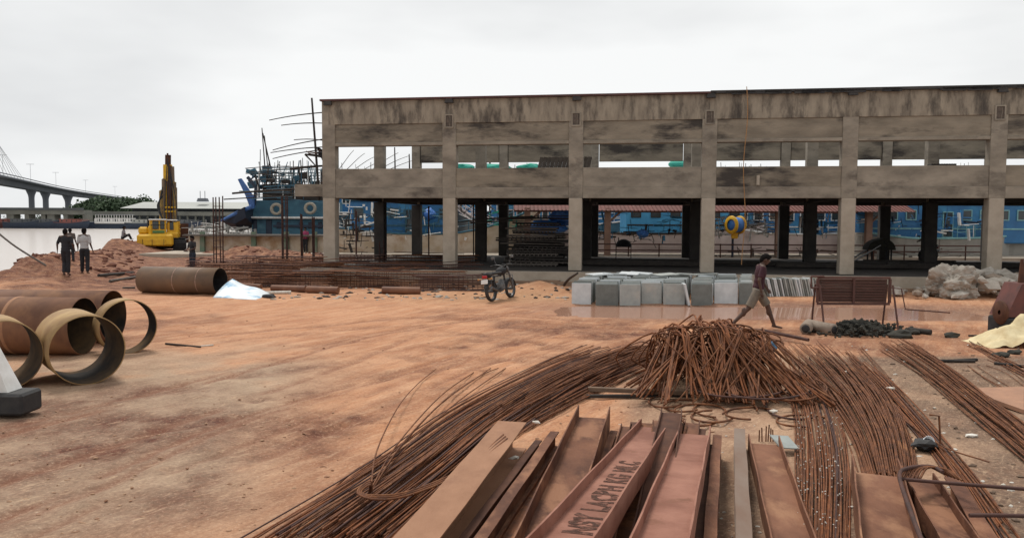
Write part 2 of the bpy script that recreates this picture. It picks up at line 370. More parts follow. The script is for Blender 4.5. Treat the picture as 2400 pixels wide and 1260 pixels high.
for (pp, w_, k_, off) in [([(-60, 1235), (200, 1132), (560, 978), (870, 888), (1290, 778)], .055, .9, 0), ([(-60, 1235), (200, 1132), (560, 978), (870, 888), (1290, 778)], .05, .6, .19), ([(330, 1200), (640, 1060), (900, 955), (1120, 860), (1330, 800)], .05, .6, 0), ([(-40, 1030), (330, 935), (640, 852), (900, 782), (1250, 728)], .07, .8, 0), ([(-40, 1030), (330, 935), (640, 852), (900, 782), (1250, 728)], .06, .6, -.22),
                        ([(60, 1260), (420, 1100), (720, 985), (930, 900), (1180, 812)], .045, .5, 0), ([(540, 968), (700, 985), (930, 990)], .02, .7, 0), ([(350, 800), (700, 768), (1100, 738), (1500, 760)], .08, .6, 0), ([(350, 800), (700, 768), (1100, 738), (1500, 760)], .08, .5, .9), ([(0, 1130), (300, 1030), (560, 940), (800, 860), (1010, 770)], .06, .6, 0)]:
    q_ = spline([G(*p) for p in pp], 50); dm = np.full(XX.shape, 9.0)
    for i in range(49):
        ax, ay, bx_, by_ = q_[i].x, q_[i].y, q_[i+1].x, q_[i+1].y; dx, dy = bx_-ax, by_-ay; L2 = dx*dx+dy*dy; LL = math.sqrt(L2)
        ax += dy/LL*off; ay -= dx/LL*off
        t_ = np.clip(((XX-ax)*dx+(YY-ay)*dy)/L2, 0, 1); dm = np.minimum(dm, np.hypot(XX-ax-t_*dx, YY-ay-t_*dy))
    br_ = ss(.26, .46, fbm(XX*1.2+off*9, YY*1.2, 4, 140+len(pp)))
    w_ = w_*1.55; g = np.exp(-(dm/w_)**2)*min(1, k_*1.35)*br_; rut = np.maximum(rut, g); ZZ = ZZ-.022*g+.010*np.exp(-((dm-w_*2)/w_)**2)*br_*k_
nr, nc = YY.shape
idx = np.arange(nr*nc).reshape(nr, nc)
faces = np.stack([idx[:-1, :-1], idx[:-1, 1:], idx[1:, 1:], idx[1:, :-1]], -1).reshape(-1, 4)
me = bpy.data.meshes.new('ground'); me.from_pydata(np.stack([XX, YY, ZZ], -1).reshape(-1, 3).tolist(), [], faces.tolist())
me.polygons.foreach_set('use_smooth', [True]*len(me.polygons))
for nm, arr in (('red', red), ('conc', conc), ('dirty', dirty), ('mud', mud), ('sand', sand), ('rut', rut)):
    at = me.attributes.new(nm, 'FLOAT', 'POINT'); at.data.foreach_set('value', np.clip(arr, 0, 1).reshape(-1).astype(np.float32))
m = bpy.data.materials.new('yard_soil'); m.use_nodes = True; n = m.node_tree.nodes; l = m.node_tree.links; b = n['Principled BSDF']
tcn = n.new('ShaderNodeTexCoord')
def NZ(scale, detail=6, rough=.6, stretch=(1, 1, 1), rz=0):
    mpn = n.new('ShaderNodeMapping'); mpn.inputs['Scale'].default_value = stretch
    mr_ = n.new('ShaderNodeMapping'); mr_.inputs['Rotation'].default_value = (0, 0, rz)
    l.new(tcn.outputs['Object'], mr_.inputs[0]); l.new(mr_.outputs[0], mpn.inputs[0])
    q = n.new('ShaderNodeTexNoise'); q.inputs['Scale'].default_value = scale; q.inputs['Detail'].default_value = detail; q.inputs['Roughness'].default_value = rough
    l.new(mpn.outputs[0], q.inputs['Vector']); return q.outputs[0]
def MR(s, a, b_, c=0, d=1):
    q = n.new('ShaderNodeMapRange'); q.inputs[1].default_value = a; q.inputs[2].default_value = b_; q.inputs[3].default_value = c; q.inputs[4].default_value = d; l.new(s, q.inputs[0]); return q.outputs[0]
def MX(fac, a, b_):
    q = n.new('ShaderNodeMix'); q.data_type = 'RGBA'
    if isinstance(fac, float): q.inputs[0].default_value = fac
    else: l.new(fac, q.inputs[0])
    for sck, v in ((6, a), (7, b_)):
        if isinstance(v, tuple): q.inputs[sck].default_value = (*v, 1)
        else: l.new(v, q.inputs[sck])
    return q.outputs[2]
def MU(a, b_, op='MULTIPLY'):
    q = n.new('ShaderNodeMath'); q.operation = op; q.use_clamp = True
    for i, v in enumerate((a, b_)):
        if isinstance(v, (int, float)): q.inputs[i].default_value = v
        else: l.new(v, q.inputs[i])
    return q.outputs[0]
def AT(nm):
    q = n.new('ShaderNodeAttribute'); q.attribute_name = nm; return q.outputs['Fac']
big = NZ(.35, 5); mid = NZ(2.2, 8, .7); fine = NZ(14, 6, .7); vary = NZ(1.3, 9, .75); grit = NZ(28, 5, .75); strk = NZ(2.4, 9, .74, (.22, 1.5, 1), R(-62)); strk2 = NZ(4.5, 9, .72, (.12, 1.5, 1), R(-68)); dash = NZ(11, 6, .7, (.35, 1.6, 1), R(-55))
c = MX(MR(big, .35, .65), (.50, .24, .122), (.41, .182, .09))
c = MX(MR(strk, .42, .66), c, (.60, .345, .205))
c = MX(MU(MR(strk2, .5, .68), .55), c, (.34, .155, .095))
c = MX(MU(AT('conc'), 1.0), c, MX(MR(mid, .35, .65), (.43, .305, .21), (.33, .23, .155)))
c = MX(MU(AT('sand'), .8), c, (.42, .24, .13))
c = MX(MU(AT('red'), MR(mid, .35, .6, .45, 1.0)), c, MX(MR(fine, .4, .6), (.13, .038, .022), (.075, .026, .017)))
c = MX(MU(AT('dirty'), MR(mid, .36, .56, .5, 1.0)), c, MX(MR(fine, .35, .65), (.19, .125, .085), (.10, .068, .05)))
c = MX(MU(AT('mud'), .85), c, MX(MR(mid, .4, .6), (.25, .12, .08), (.19, .095, .065)))
c = MX(MU(AT('rut'), MR(fine, .3, .6, .35, .85)), c, (.20, .08, .045))
c = MX(MU(MR(fine, .62, .74), .5), c, (.17, .09, .06))
c = MX(MU(MR(NZ(40, 3), .66, .72), .5), c, (.62, .5, .4))
c = MX(MU(MR(vary, .50, .60), .38), c, MX(.5, c, (.17, .065, .032)))
c = MX(MU(MR(dash, .56, .66), .55), c, MX(.6, c, (.13, .06, .035)))
c = MX(MU(MR(dash, .44, .36), .3), c, (.66, .46, .30))
c = MX(MU(MR(grit, .50, .66), .5), c, MX(.6, c, (.10, .055, .035)))
c = MX(MU(MR(grit, .46, .34), .35), c, (.60, .42, .28))
l.new(c, b.inputs['Base Color']); b.inputs['Roughness'].default_value = .9; b.inputs['Specular IOR Level'].default_value = .25
l.new(MR(AT('mud'), .2, .9, .92, .42), b.inputs['Roughness'])
bp = n.new('ShaderNodeBump'); bp.inputs['Strength'].default_value = .9; bp.inputs['Distance'].default_value = .06
l.new(MU(MU(mid, .6), MU(fine, .4), 'ADD'), bp.inputs['Height']); l.new(bp.outputs[0], b.inputs['Normal'])
me.materials.append(m)
ground = link('ground', me); struct(ground)
# base under the yard out to the sides
# river
def water_mat(name, col, rough, bs, sc):
    m = bpy.data.materials.new(name); m.use_nodes = True; n = m.node_tree.nodes; l = m.node_tree.links; b = n['Principled BSDF']
    b.inputs['Base Color'].default_value = (*col, 1); b.inputs['Roughness'].default_value = rough; b.inputs['IOR'].default_value = 1.33
    t = n.new('ShaderNodeTexCoord'); mp = n.new('ShaderNodeMapping'); mp.inputs['Scale'].default_value = (sc*.5, sc, 1)
    q = n.new('ShaderNodeTexNoise'); q.inputs['Scale'].default_value = 1; q.inputs['Detail'].default_value = 4
    bp = n.new('ShaderNodeBump'); bp.inputs['Strength'].default_value = bs; bp.inputs['Distance'].default_value = .1
    l.new(t.outputs['Object'], mp.inputs[0]); l.new(mp.outputs[0], q.inputs['Vector']); l.new(q.outputs[0], bp.inputs['Height']); l.new(bp.outputs[0], b.inputs['Normal'])
    return m
M_river = water_mat('river_water', (.62, .55, .50), .18, .12, .8)
struct(MB().add([(-4000, -50, -1.35), (4000, -50, -1.35), (4000, 5500, -1.35), (-4000, 5500, -1.35)], [(0, 1, 2, 3)]).build('water', M_river))
M_pud = water_mat('muddy_puddle', (.40, .22, .15), .06, .012, 3)
# puddle sheet filling the hollow
mb = MB(); nx = 90; pts = []
for i in range(nx): a = 2*math.pi*i/nx; pts.append((7.0+8.6*math.cos(a)*(1+.05*math.sin(5*a)), 21.3+2.7*math.sin(a)*(1+.1*math.sin(7*a)), -.062))
mb.add(pts, [tuple(range(nx))]); struct(mb.build('puddle', M_pud))

# ------------------------------------------------------------------ concrete building
BO = Vector((-7.33, 32.0, 0)); BA = math.atan2(-.776, 4.886); SP = 4.947
BM = Matrix.Translation(BO) @ Matrix.Rotation(BA, 4, 'Z')
def B2W(u, w, z=0): return BM @ Vector((u, w, z))
bld = thing('unfinished_building', 'long unfinished two storey grey concrete frame with open bays and a dark roof edge', 'building', BO, BA)
K = 9; ROWS = (0, 6.2, 12.6); Z0, Z1, Z2, Z3, Z4 = .48, 3.27, 4.43, 5.33, 7.10
mb = MB().box((K*SP/2-.3, 6.2, Z0/2-.2), (K*SP+1.2, 14.4, Z0+.4)); mb.build('plinth', M_conc_plain, bld)
mb = MB().box((K*SP/2-.3, 6.2, Z0+.004), (K*SP+.9, 13.6, .02)); mb.build('floor_screed', M_floor, bld)  # thin floor layer carrying the painted ground-floor shade
for k in range(K):
    for ri, w in enumerate(ROWS):
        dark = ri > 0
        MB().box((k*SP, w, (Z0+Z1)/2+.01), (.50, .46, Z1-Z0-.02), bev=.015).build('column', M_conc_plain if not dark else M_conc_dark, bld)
        if ri == 0:
            m2 = MB().box((k*SP, w, (Z1+Z4)/2), (.54, .42, Z4-Z1), bev=.012)
        else:
            m2 = MB().box((k*SP, w, (Z1+Z4)/2-.02), (.46, .44, Z4-Z1-.1))
        m2.build('column', M_conc, bld)
# first floor slab, beams
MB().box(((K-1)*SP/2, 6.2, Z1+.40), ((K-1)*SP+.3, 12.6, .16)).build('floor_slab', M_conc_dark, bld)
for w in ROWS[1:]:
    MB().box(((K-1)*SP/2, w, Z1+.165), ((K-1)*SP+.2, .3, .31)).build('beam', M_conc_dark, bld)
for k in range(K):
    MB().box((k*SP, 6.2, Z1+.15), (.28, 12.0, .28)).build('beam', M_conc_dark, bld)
for k in range(K-1):
    u0, u1 = k*SP+.27, (k+1)*SP-.27; uc = (u0+u1)/2; L_ = u1-u0
    # lower band: beam below, parapet panel above, slightly different planes
    MB().box((uc, .0, (Z1+Z1+.42)/2), (L_, .39, .42), bev=.01).build('front_beam', M_conc, bld)
    MB().box((uc, .01, Z1+.42+(Z2-Z1-.42)/2), (L_, .37, Z2-Z1-.42), bev=.008).build('parapet_wall', M_conc_rec if k % 2 else M_conc, bld)
    m2 = MB().box((uc, .02, Z3+.06), (L_, .44, .12), bev=.01); m2.build('lintel', M_conc, bld)
    MB().box((uc, .02, (Z3+.12+Z3+.85)/2), (L_, .37, .73)).build('recessed_wall', M_conc_rec, bld)
    MB().box(((uc, .0, (Z3+.85+Z4)/2)), (SP-.01, .43, Z4-Z3-.85), bev=.008).build('roof_beam', M_conc_top, bld)
    # rear facade
    MB().box((uc, 12.6, (5.62+Z4)/2), (L_, .3, Z4-5.62)).build('rear_wall', M_conc_rec, bld)
    MB().box((uc, 12.6, (Z1+.32+4.2)/2), (L_, .3, 4.2-Z1-.32)).build('rear_parapet', M_conc, bld)
for k in (1, 2, 3, 5):          # broken pockets in the columns below the roof
    u = k*SP
    q = MB().box((u, -.212, 6.25), (.26, .02, .42)); pk = q.build('broken_pocket', mat('pocket_brown', (.13, .10, .08), (.07, .055, .045), .9, 9), bld)
    fr = MB()
    for s_ in (-1, 1): fr.box((u+s_*.155, -.222, 6.25), (.05, .045, .52))
    fr.box((u, -.222, 6.49), (.26, .045, .05)).box((u, -.222, 6.01), (.26, .045, .05))
    for s_ in (.03,): fr.tube([(u+s_, -.235, 6.02), (u+s_+.02, -.25, 6.3), (u+s_, -.235, 6.48)], .008, 5)
    fr.build('pocket_edge', M_conc, pk)
# roof edge
e1 = MB().box((1.5*SP-.05, -.05, Z4+.035), (3*SP+.5, .62, .07)); e1.build('roof_edge', M_maroon, bld)
e2 = MB().box(((3+K-1)*SP/2+.1, -.05, Z4+.05), ((K-4)*SP+.2, .62, .10))
for i in range(60):
    u = random.uniform(3.05*SP, (K-1)*SP); e2.box((u, -.33, Z4+random.uniform(-.02, .02)), (random.uniform(.2, .9), .06, random.uniform(.06, .13)))
e2.build('roof_edge', M_blackedge, bld)
for k in range(K):
    MB().box((k*SP+.02, -.3, Z4-.06), (.34, .12, .2), taper=.7).build('beam_stub', M_blackedge, bld)
# cast streaks of mortar and drain stubs
for (u, z, hh) in [(16.6, 3.75, .35), (26.1, 3.62, .42), (27.0, 3.9, .3)]:
    MB().tube([(u, -.24, z), (u, -.24, z+hh)], .06, 10).build('drain_stub', M_conc_plain, bld)
# cantilever stub and the left end beam
MB().box((-1.1, .9, 3.62), (1.5, .45, .5)).build('cantilever_beam', M_conc, bld)
# steps / kerb in front of the plinth (broken edge)
mb = MB()
for i in range(46):
    u = -1+i*.9; mb.box((u+random.uniform(-.1, .1), -1.15, .0+random.uniform(-.07, .05)), (.93, .34, .3), Matrix.Rotation(random.uniform(-.1, .1), 3, 'X'))
tag(mb.build('stone_kerb', mat('earthy_kerb', (.30, .2, .13), (.2, .13, .09), .95, 3, bump=.5), None, BO, BA), 'low rough stone kerb running along the foot of the concrete building', 'kerb')
# things on the upper floor
def drum(u, w, z, r, h, m_, label, cat='drum'):
    p = B2W(u, w, z); M4 = Matrix.Identity(4)
    o = MB().lathe([(0, 0), (r, 0), (r, h*.3), (r*1.04, h*.33), (r, h*.36), (r, h*.66), (r*1.04, h*.69), (r, h*.72), (r, h), (r*.93, h), (r*.9, h-.02), (0, h-.02)], n=18).build('drum', m_, None, p)
    return tag(o, label, cat)
UF = Z1+.48
drum(20.0, 5.0, UF, .42, .95, M_tealblue, 'faded blue drum on the upper floor, left of two brown boxes')
for (u, lab) in ((20.95, 'brown crate on the upper floor between the blue drum and a column'), (22.9, 'brown crate on the upper floor just right of a front column')):
    q = MB().box((0, 0, .45), (.8, .6, .9), bev=.02); 
    for z in (.12, .45, .78): q.box((0, -.31, z), (.84, .03, .1))
    tag(q.build('crate', M_maroon, None, B2W(u, 5.0, UF), BA), lab, 'crate')
q = MB()
for i in range(10): q.box((i*.095-.45, 0, .5), (.08, .5, 1.05-.0*i), Matrix.Rotation(.18, 3, 'Y'))
tag(q.build('dark_cover', M_woodd, None, B2W(24.3, 4, UF), BA), 'dark sloping bundle lying on the upper floor in the fifth bay', 'bundle')
for i in range(13):
    u = 8.3+i*.16
    q = MB().box((0, 0, .62), (.15, .03, 1.3), Matrix.Rotation(.22, 3, 'Y') @ Matrix.Rotation(-.25, 3, 'X')); q.box((.03, -.02, .62), (.03, .03, 1.3), Matrix.Rotation(.22, 3, 'Y') @ Matrix.Rotation(-.25, 3, 'X'))
    tag(q.build('corrugated_strip', M_woodm, None, B2W(u, 1.0, UF-.05), BA), 'dark ribbed strip leaning in the upper opening around the third front column', 'sheet', 'ribbed strips leaning on the upper floor')
# hanging rope
rp = [B2W(16.1+.05*math.sin(i*.6), -.42-.05*math.sin(i*.4), 7.3-i*.36) for i in range(19)]
tag(MB().tube(rp, .014, 5).build('rope', M_rope), 'thin orange rope hanging from the roof edge to the stone slabs', 'rope')

# ------------------------------------------------------------------ scaffold at the left end
def pole(name, a, b_, r, m_, label, cat='pole', group=None, bend=.04, r2=None):
    a, b_ = Vector(a), Vector(b_); n_ = 9; pts = []; d = (b_-a); side = d.cross(Vector((0, 0, 1)));
    side = side.normalized() if side.length > 1e-3 else Vector((1, 0, 0))
    for i in range(n_):
        t = i/(n_-1); pts.append(a+d*t+Vector((0, 0, 1))*bend*math.sin(math.pi*t)+side*bend*.5*math.sin(5*t))
    rr = [r+((r2 if r2 else r*.7)-r)*i/(n_-1) for i in range(n_)]
    return tag(MB().tube(pts, rr, 6).build(name, m_), label, cat, group)
pole('scaffold_pole', P(748, 470, 33), P(731, 230, 33), .055, M_woodd, 'tallest dark upright bamboo pole at the left end of the building', 'pole', 'bamboo scaffold poles')
hp = [((765, 263), (632, 282)), ((765, 289), (660, 294)), ((765, 325), (640, 352)), ((770, 344), (635, 358)), ((765, 330), (690, 328)), ((765, 350), (640, 372))]
for i, (a, b_) in enumerate(hp):
    pole('scaffold_pole', P(*a, 33+i*.15), P(*b_, 33.6+i*.2), .026, M_woodd, 'thin horizontal bamboo pole sticking out left of the building end', 'pole', 'bamboo scaffold poles', .05)
for i, (a, b_, r) in enumerate([((622, 410), (614, 300), .03), ((640, 420), (616, 312), .035), ((628, 400), (620, 318), .025), ((610, 410), (610, 350), .02), ((655, 400), (656, 385), .02), ((710, 400), (709, 370), .02), ((680, 410), (680, 378), .02)]):
    pole('mast_pole', P(*a, 56), P(*b_, 56), r*1.6, M_woodd, 'thin dark pole standing in the rigging of the moored blue trawler', 'pole', 'rigging poles', .02)
pole('scaffold_pole', P(545, 453, 36), P(770, 440, 34), .05, M_woodd, 'long level dark pole passing in front of the blue visor bow', 'pole')
pole('scaffold_pole', P(525, 467, 36), P(770, 459, 34.5), .03, M_woodd, 'lower thin level pole below the cantilevered concrete beam', 'pole')
pole('scaffold_pole', P(716, 362, 33.2), P(770, 372, 33), .05, M_woodd, 'short dark pole held out beside the worker on the upper level', 'pole', None, .02)
pole('scaffold_pole', P(715, 362, 33.2), P(742, 392, 33), .035, M_woodd, 'short slanting brace under the pole beside the upper worker', 'pole', None, .02)
pole('scaffold_pole', P(680, 396, 33.4), P(770, 388, 33.2), .06, M_woodd, 'level plank like pole at the feet of the upper worker', 'pole', None, .02)
for i in range(7):
    a = P(795+i*20, 396-(i % 3), 45); b_ = P(830+i*26, 352+(i*7 % 22), 46)
    pole('scaffold_pole', a, b_, .02, M_woodm, 'thin bamboo seen through the first upper window', 'pole', 'bamboo poles behind the upper window', .06)
for px in (926, 960):
    pole('scaffold_pole', P(px, 400, 46), P(px-1, 345+(px == 960)*16, 46), .045, M_woodd, 'upright pole seen through the second upper window', 'pole', 'bamboo poles behind the upper window', .02)
# upright column starter bars
for (px, y0, y1, d, w) in [(512, 600, 458, 35, .30), (668, 600, 452, 37, .2), (895, 600, 560, 36, .2), (835, 610, 490, 43, .02), (1005, 600, 480, 43, .02), (1110, 610, 470, 43, .02), (708, 600, 500, 38, .06), (735, 600, 505, 38, .06)]:
    base = P(px, y0, d); top = P(px, y1, d); q = MB()
    for (sx, sy) in ((-1, -1), (1, -1), (1, 1), (-1, 1)):
        q.tube([base+Vector((sx*w/2, sy*w/2, -.3)), Vector((base.x+sx*w/2+random.uniform(-.03, .03), base.y+sy*w/2, top.z-random.uniform(0, .15)))], .028, 5)
    if w > .1:
        for k in range(int((top.z-base.z)/.3)):
            z = base.z+.1+k*.3; q.tube([base+Vector((sx*w/2, sy*w/2, z-base.z)) for sx, sy in ((-1, -1), (1, -1), (1, 1), (-1, 1))], .012, 4, closed=True)
    tag(q.build('starter_bars', M_rustd), 'dark upright rebar rising from the soil at %s' % ({512: 'the far left of the cages', 668: 'the blue trawler wheelhouse'}.get(px, 'the ground floor bays')), 'rebar column', 'upright starter bars')
# ------------------------------------------------------------------ far shore
mb = MB(); pts = []
xs = np.linspace(-900, 900, 80)
for x in xs: pts.append((x, 352, -2)); pts.append((x, 354, .5)); pts.append((x, 420, 1.2)); pts.append((x, 3500, 3))
fs = []
for i in range(len(xs)-1):
    for k in range(3): fs.append((i*4+k, (i+1)*4+k, (i+1)*4+k+1, i*4+k+1))
mb.add(pts, fs); fsb = mb.build('far_shore', mat('far_bank', (.09, .10, .09), (.06, .065, .06), .9, .05)); struct(fsb)
# high bridge
br = thing('river_bridge', 'high grey concrete road bridge with round headed piers crossing the river at the left', 'bridge')
cl = [(-195, 262, 21.2), (-238, 367, 21.8), (-313, 557, 22.6), (-428, 900, 24.0), (-600, 1400, 20)]
mb = MB(); cs = []
for i, (x, y, z) in enumerate(spline(cl, 40)): cs.append(Vector((x, y, z)))
prof = [(-6.5, 0), (6.5, 0), (6.5, -.7), (3.2, -1.3), (2.4, -3.4), (-2.4, -3.4), (-3.2, -1.3), (-6.5, -.7)]
vs = []; fs = []
for i, p in enumerate(cs):
    t = (cs[min(i+1, 39)]-cs[max(i-1, 0)]); t.z = 0; t.normalize(); nn = Vector((t.y, -t.x, 0))
    for (a, z) in prof: vs.append(p+nn*a+Vector((0, 0, z)))
for i in range(39):
    for k in range(8): fs.append((i*8+k, i*8+(k+1) % 8, (i+1)*8+(k+1) % 8, (i+1)*8+k))
mb.add(vs, fs); mb.build('deck', M_far_conc, br)
mb = MB()
for i in range(39):
    for s_ in (-1, 1):
        t = (cs[i+1]-cs[i]); t.z = 0; t.normalize(); nn = Vector((t.y, -t.x, 0))*s_*6.3
        mb.tube([cs[i]+nn+Vector((0, 0, .9)), cs[i+1]+nn+Vector((0, 0, .9))], .25, 4)
mb.build('parapet', M_far_conc, br)
for (px, w_) in [(75, 5), (108, 5), (160, 5.5), (-60, 5), (222, 5)]:
    best = min(cs, key=lambda p: abs((p.x/p.y)-ray(px, 500).x/ray(px, 500).y))
    k = ray(px, 500).x/ray(px, 500).y
    for i in range(39):
        a, b_ = cs[i], cs[i+1]; fa = a.x-k*a.y; fb = b_.x-k*b_.y
        if fa*fb <= 0: best = a.lerp(b_, fa/(fa-fb))
    wd = 12.5*best.y/1850/2
    q = MB(); M4 = Matrix.Translation((best.x, best.y, 0))
    q.lathe([(wd, -2), (wd, 14.5), (wd*1.15, 16), (wd*1.9, best.z-3.3)], M4, 16); q.build('pier', M_far_conc, br)
for i in range(9, 26, 4):
    p = cs[i]
    q = MB().tube([p+Vector((5, 0, 0)), p+Vector((5, 0, 9.5))], .08, 5).tube([p+Vector((3, 0, 9.4)), p+Vector((7, 0, 9.4))], .10, 4); q.build('lamp_post', mat('pale_lamp_post', (.4, .41, .43), None, .8), br)
for k in range(12):
    t_ = k/11; a = Vector((-228-36*t_, 342+88*t_, 22.6)); MB().tube([a, Vector((-205, 285, 92-k*3))], .09, 4).build('stay_cable', mat('pale_cable', (.5, .51, .52), (.42, .43, .44), .8, 1), br)
# low old viaduct
vd = thing('low_viaduct', 'low old concrete viaduct on square piers along the far bank at the left', 'viaduct')
a = P(-160, 488, 350); e = P(212, 500, 352)
mb = MB(); L_ = (e-a).length; rz = math.atan2(e.y-a.y, e.x-a.x)
MB().box(((a.x+e.x)/2, 350, 5.6), (L_, 7, 2.0)).build('deck', M_far_conc2, vd); MB().box(((a.x+e.x)/2, 346.4, 7.0), (L_, .4, 1.1)).build('parapet', mat('dark_parapet', (.11, .12, .12), None, .9, .3), vd)
for px in (-130, -60, -10, 33, 72, 110, 128, 162, 207):
    MB().box((P(px, 500, 350).x, 349.5, 1.5), (3.2 if px in (33, 128) else 1.9, 5, 6.4)).build('pier', M_far_conc2, vd)
# long warehouse with stacked roofs
wh = thing('long_warehouse', 'long pale roofed warehouse on the far bank between the trees and the blue trawler', 'warehouse')
def wx(px, y): return P(px, 500, y).x
x0, x1 = wx(300, 380), wx(690, 380)
MB().box(((x0+x1)/2, 390, 4.2), (x1-x0-6, 24, 7.5)).build('wall', M_far_dark, wh)
q = MB(); q.add([(x0, 372, 7.9), (x1, 372, 7.9), (x1, 390, 11.3), (x0+3, 390, 11.3), (x0, 408, 7.9), (x1, 408, 7.9)], [(0, 1, 2, 3), (3, 2, 5, 4), (0, 3, 4)]); q.build('roof', M_far_roof, wh)
x2 = wx(208, 366)
q = MB(); q.box(((x2+x1)/2, 366, 5.9), (x1-x2, 10, .7)); q.box(((x2+x1)/2, 361, 5.0), (x1-x2, .5, 1.1)); q.build('lower_roof', M_far_conc2, wh)
for i in range(26): MB().box((x2+(x1-x2)*i/25, 362, 2.4), (.8, .8, 5.2)).build('post', M_far_conc2, wh)
q = MB().box((wx(476, 382), 382, 12.2), (5, 3, 1.6), taper=.8)
for px in (470, 481): q.tube([(wx(px, 382), 382, 12), (wx(px, 382), 382, 16.5)], .15, 4)
q.build('roof_ventilator', M_far_conc, wh)
# trees
def tree(name, x, y, z0, h, r, n_, seed, label, group=None):
    rr = random.Random(seed); t = thing(name, label, 'tree', (x, y, z0), 0, group)
    q = MB().tube([(0, 0, 0), (.2, 0, h*.25), (.1, .2, h*.55), (0, 0, h*.8)], [h*.03, h*.024, h*.016, h*.006], 7)
    for k in range(6):
        a = k*1.05+seed; q.tube([(0, 0, h*(.2+.06*k)), (math.cos(a)*r*.4, math.sin(a)*r*.4, h*(.4+.05*k)), (math.cos(a)*r*.75, math.sin(a)*r*.75, h*(.5+.05*k))], [h*.013, h*.009, h*.004], 5)
    q.build('trunk', M_bark, t)
    c = MB(); cl = []
    for k in range(44):
        a = rr.uniform(0, 6.28); rad = r*math.sqrt(rr.random())*.85; zz = h*(.2+.66*rr.random()*(1-.5*(rad/r)**2)); cl.append((Vector((math.cos(a)*rad, math.sin(a)*rad, zz)), rr.uniform(.2, .36)*r))
    for k in range(n_):
        p, s_ = rr.choice(cl); d = Vector((rr.gauss(0, 1), rr.gauss(0, 1), rr.gauss(0, .75))).normalized()*s_*rr.uniform(.55, 1.05)
        o_ = p+d; w = rr.uniform(.5, 1.0)*h/14; ax = Vector((rr.gauss(0, 1), rr.gauss(0, 1), rr.gauss(0, 1))).normalized(); b_ = ax.orthogonal().normalized()*w; c_ = ax.cross(b_).normalized()*w*.8
        c.add([o_-b_-c_*.4, o_+b_*.2-c_, o_+b_+c_*.3, o_-b_*.1+c_], [(0, 1, 2, 3)])
    c.build('crown', M_leaf, t); return t
for i, (px, d, h, r, lab) in enumerate([(196, 420, 11, 9, 'leftmost dark green tree of the far clump, under the end of the bridge'), (232, 425, 13, 13, 'broad dark green tree in the left half of the far clump'), (272, 430, 13, 13, 'dark green tree in the middle of the far clump beyond the ferry'), (318, 425, 14.5, 11, 'tallest rounded tree of the far clump, above the warehouse roof'), (345, 432, 11.5, 9, 'small dark tree at the right end of the far clump')]):
    tree('spreading_tree', wx(px, d), d, 1, h, r, 3800, i+3, lab, 'trees on the far bank')
for i, (px, h) in enumerate([(30, 4), (92, 5), (118, 4)]):
    tree('bank_bush', wx(px, 362), 362, .5, h, 5, 600, 30+i, 'low green bush seen under the low viaduct %s' % ('by its left piers', 'between its middle piers', 'right of its middle piers')[i], 'bushes under the viaduct')

# ------------------------------------------------------------------ boats
def hull_mesh(mb, L_, B_, H_, bowrise=.9, draft=.6, n_=14, sheer=.5):
    # x: stern 0 .. bow L_; returns outline
    vs = []; fs = []; prof = [(-1, 1), (-.96, .55), (-.82, .1), (-.4, -.6), (0, -.8)]
    prof = prof+[(-a, z) for a, z in prof[-2::-1]]; m_ = len(prof)
    for i in range(n_):
        t = i/(n_-1); w = B_/2*(1-max(0, (t-.55)/.45)**2.2)*(.8+.2*min(1, t*5)); w = max(w, .04)
        top = H_+bowrise*max(0, (t-.45)/.55)**1.8*H_+sheer*max(0, .25-t)*H_
        for (a, z) in prof:
            zz = top*z if z > 0 else draft*z
            fl = 1 if z > .3 else (1-.25*max(0, (t-.5)))
            vs.append((t*L_*(1+.0*z)-(0 if z > .5 else max(0, t-.7)*L_*.18), a*w*fl, zz))
    for i in range(n_-1):
        for k in range(m_-1): fs.append((i*m_+k, i*m_+k+1, (i+1)*m_+k+1, (i+1)*m_+k))
    mb.add(vs, fs, False)
    mb.add(vs[:m_], [tuple(range(m_))])
    return lambda t: (B_/2*(1-max(0, (t-.55)/.45)**2.2), H_+bowrise*max(0, (t-.45)/.55)**1.8*H_+sheer*max(0, .25-t)*H_)
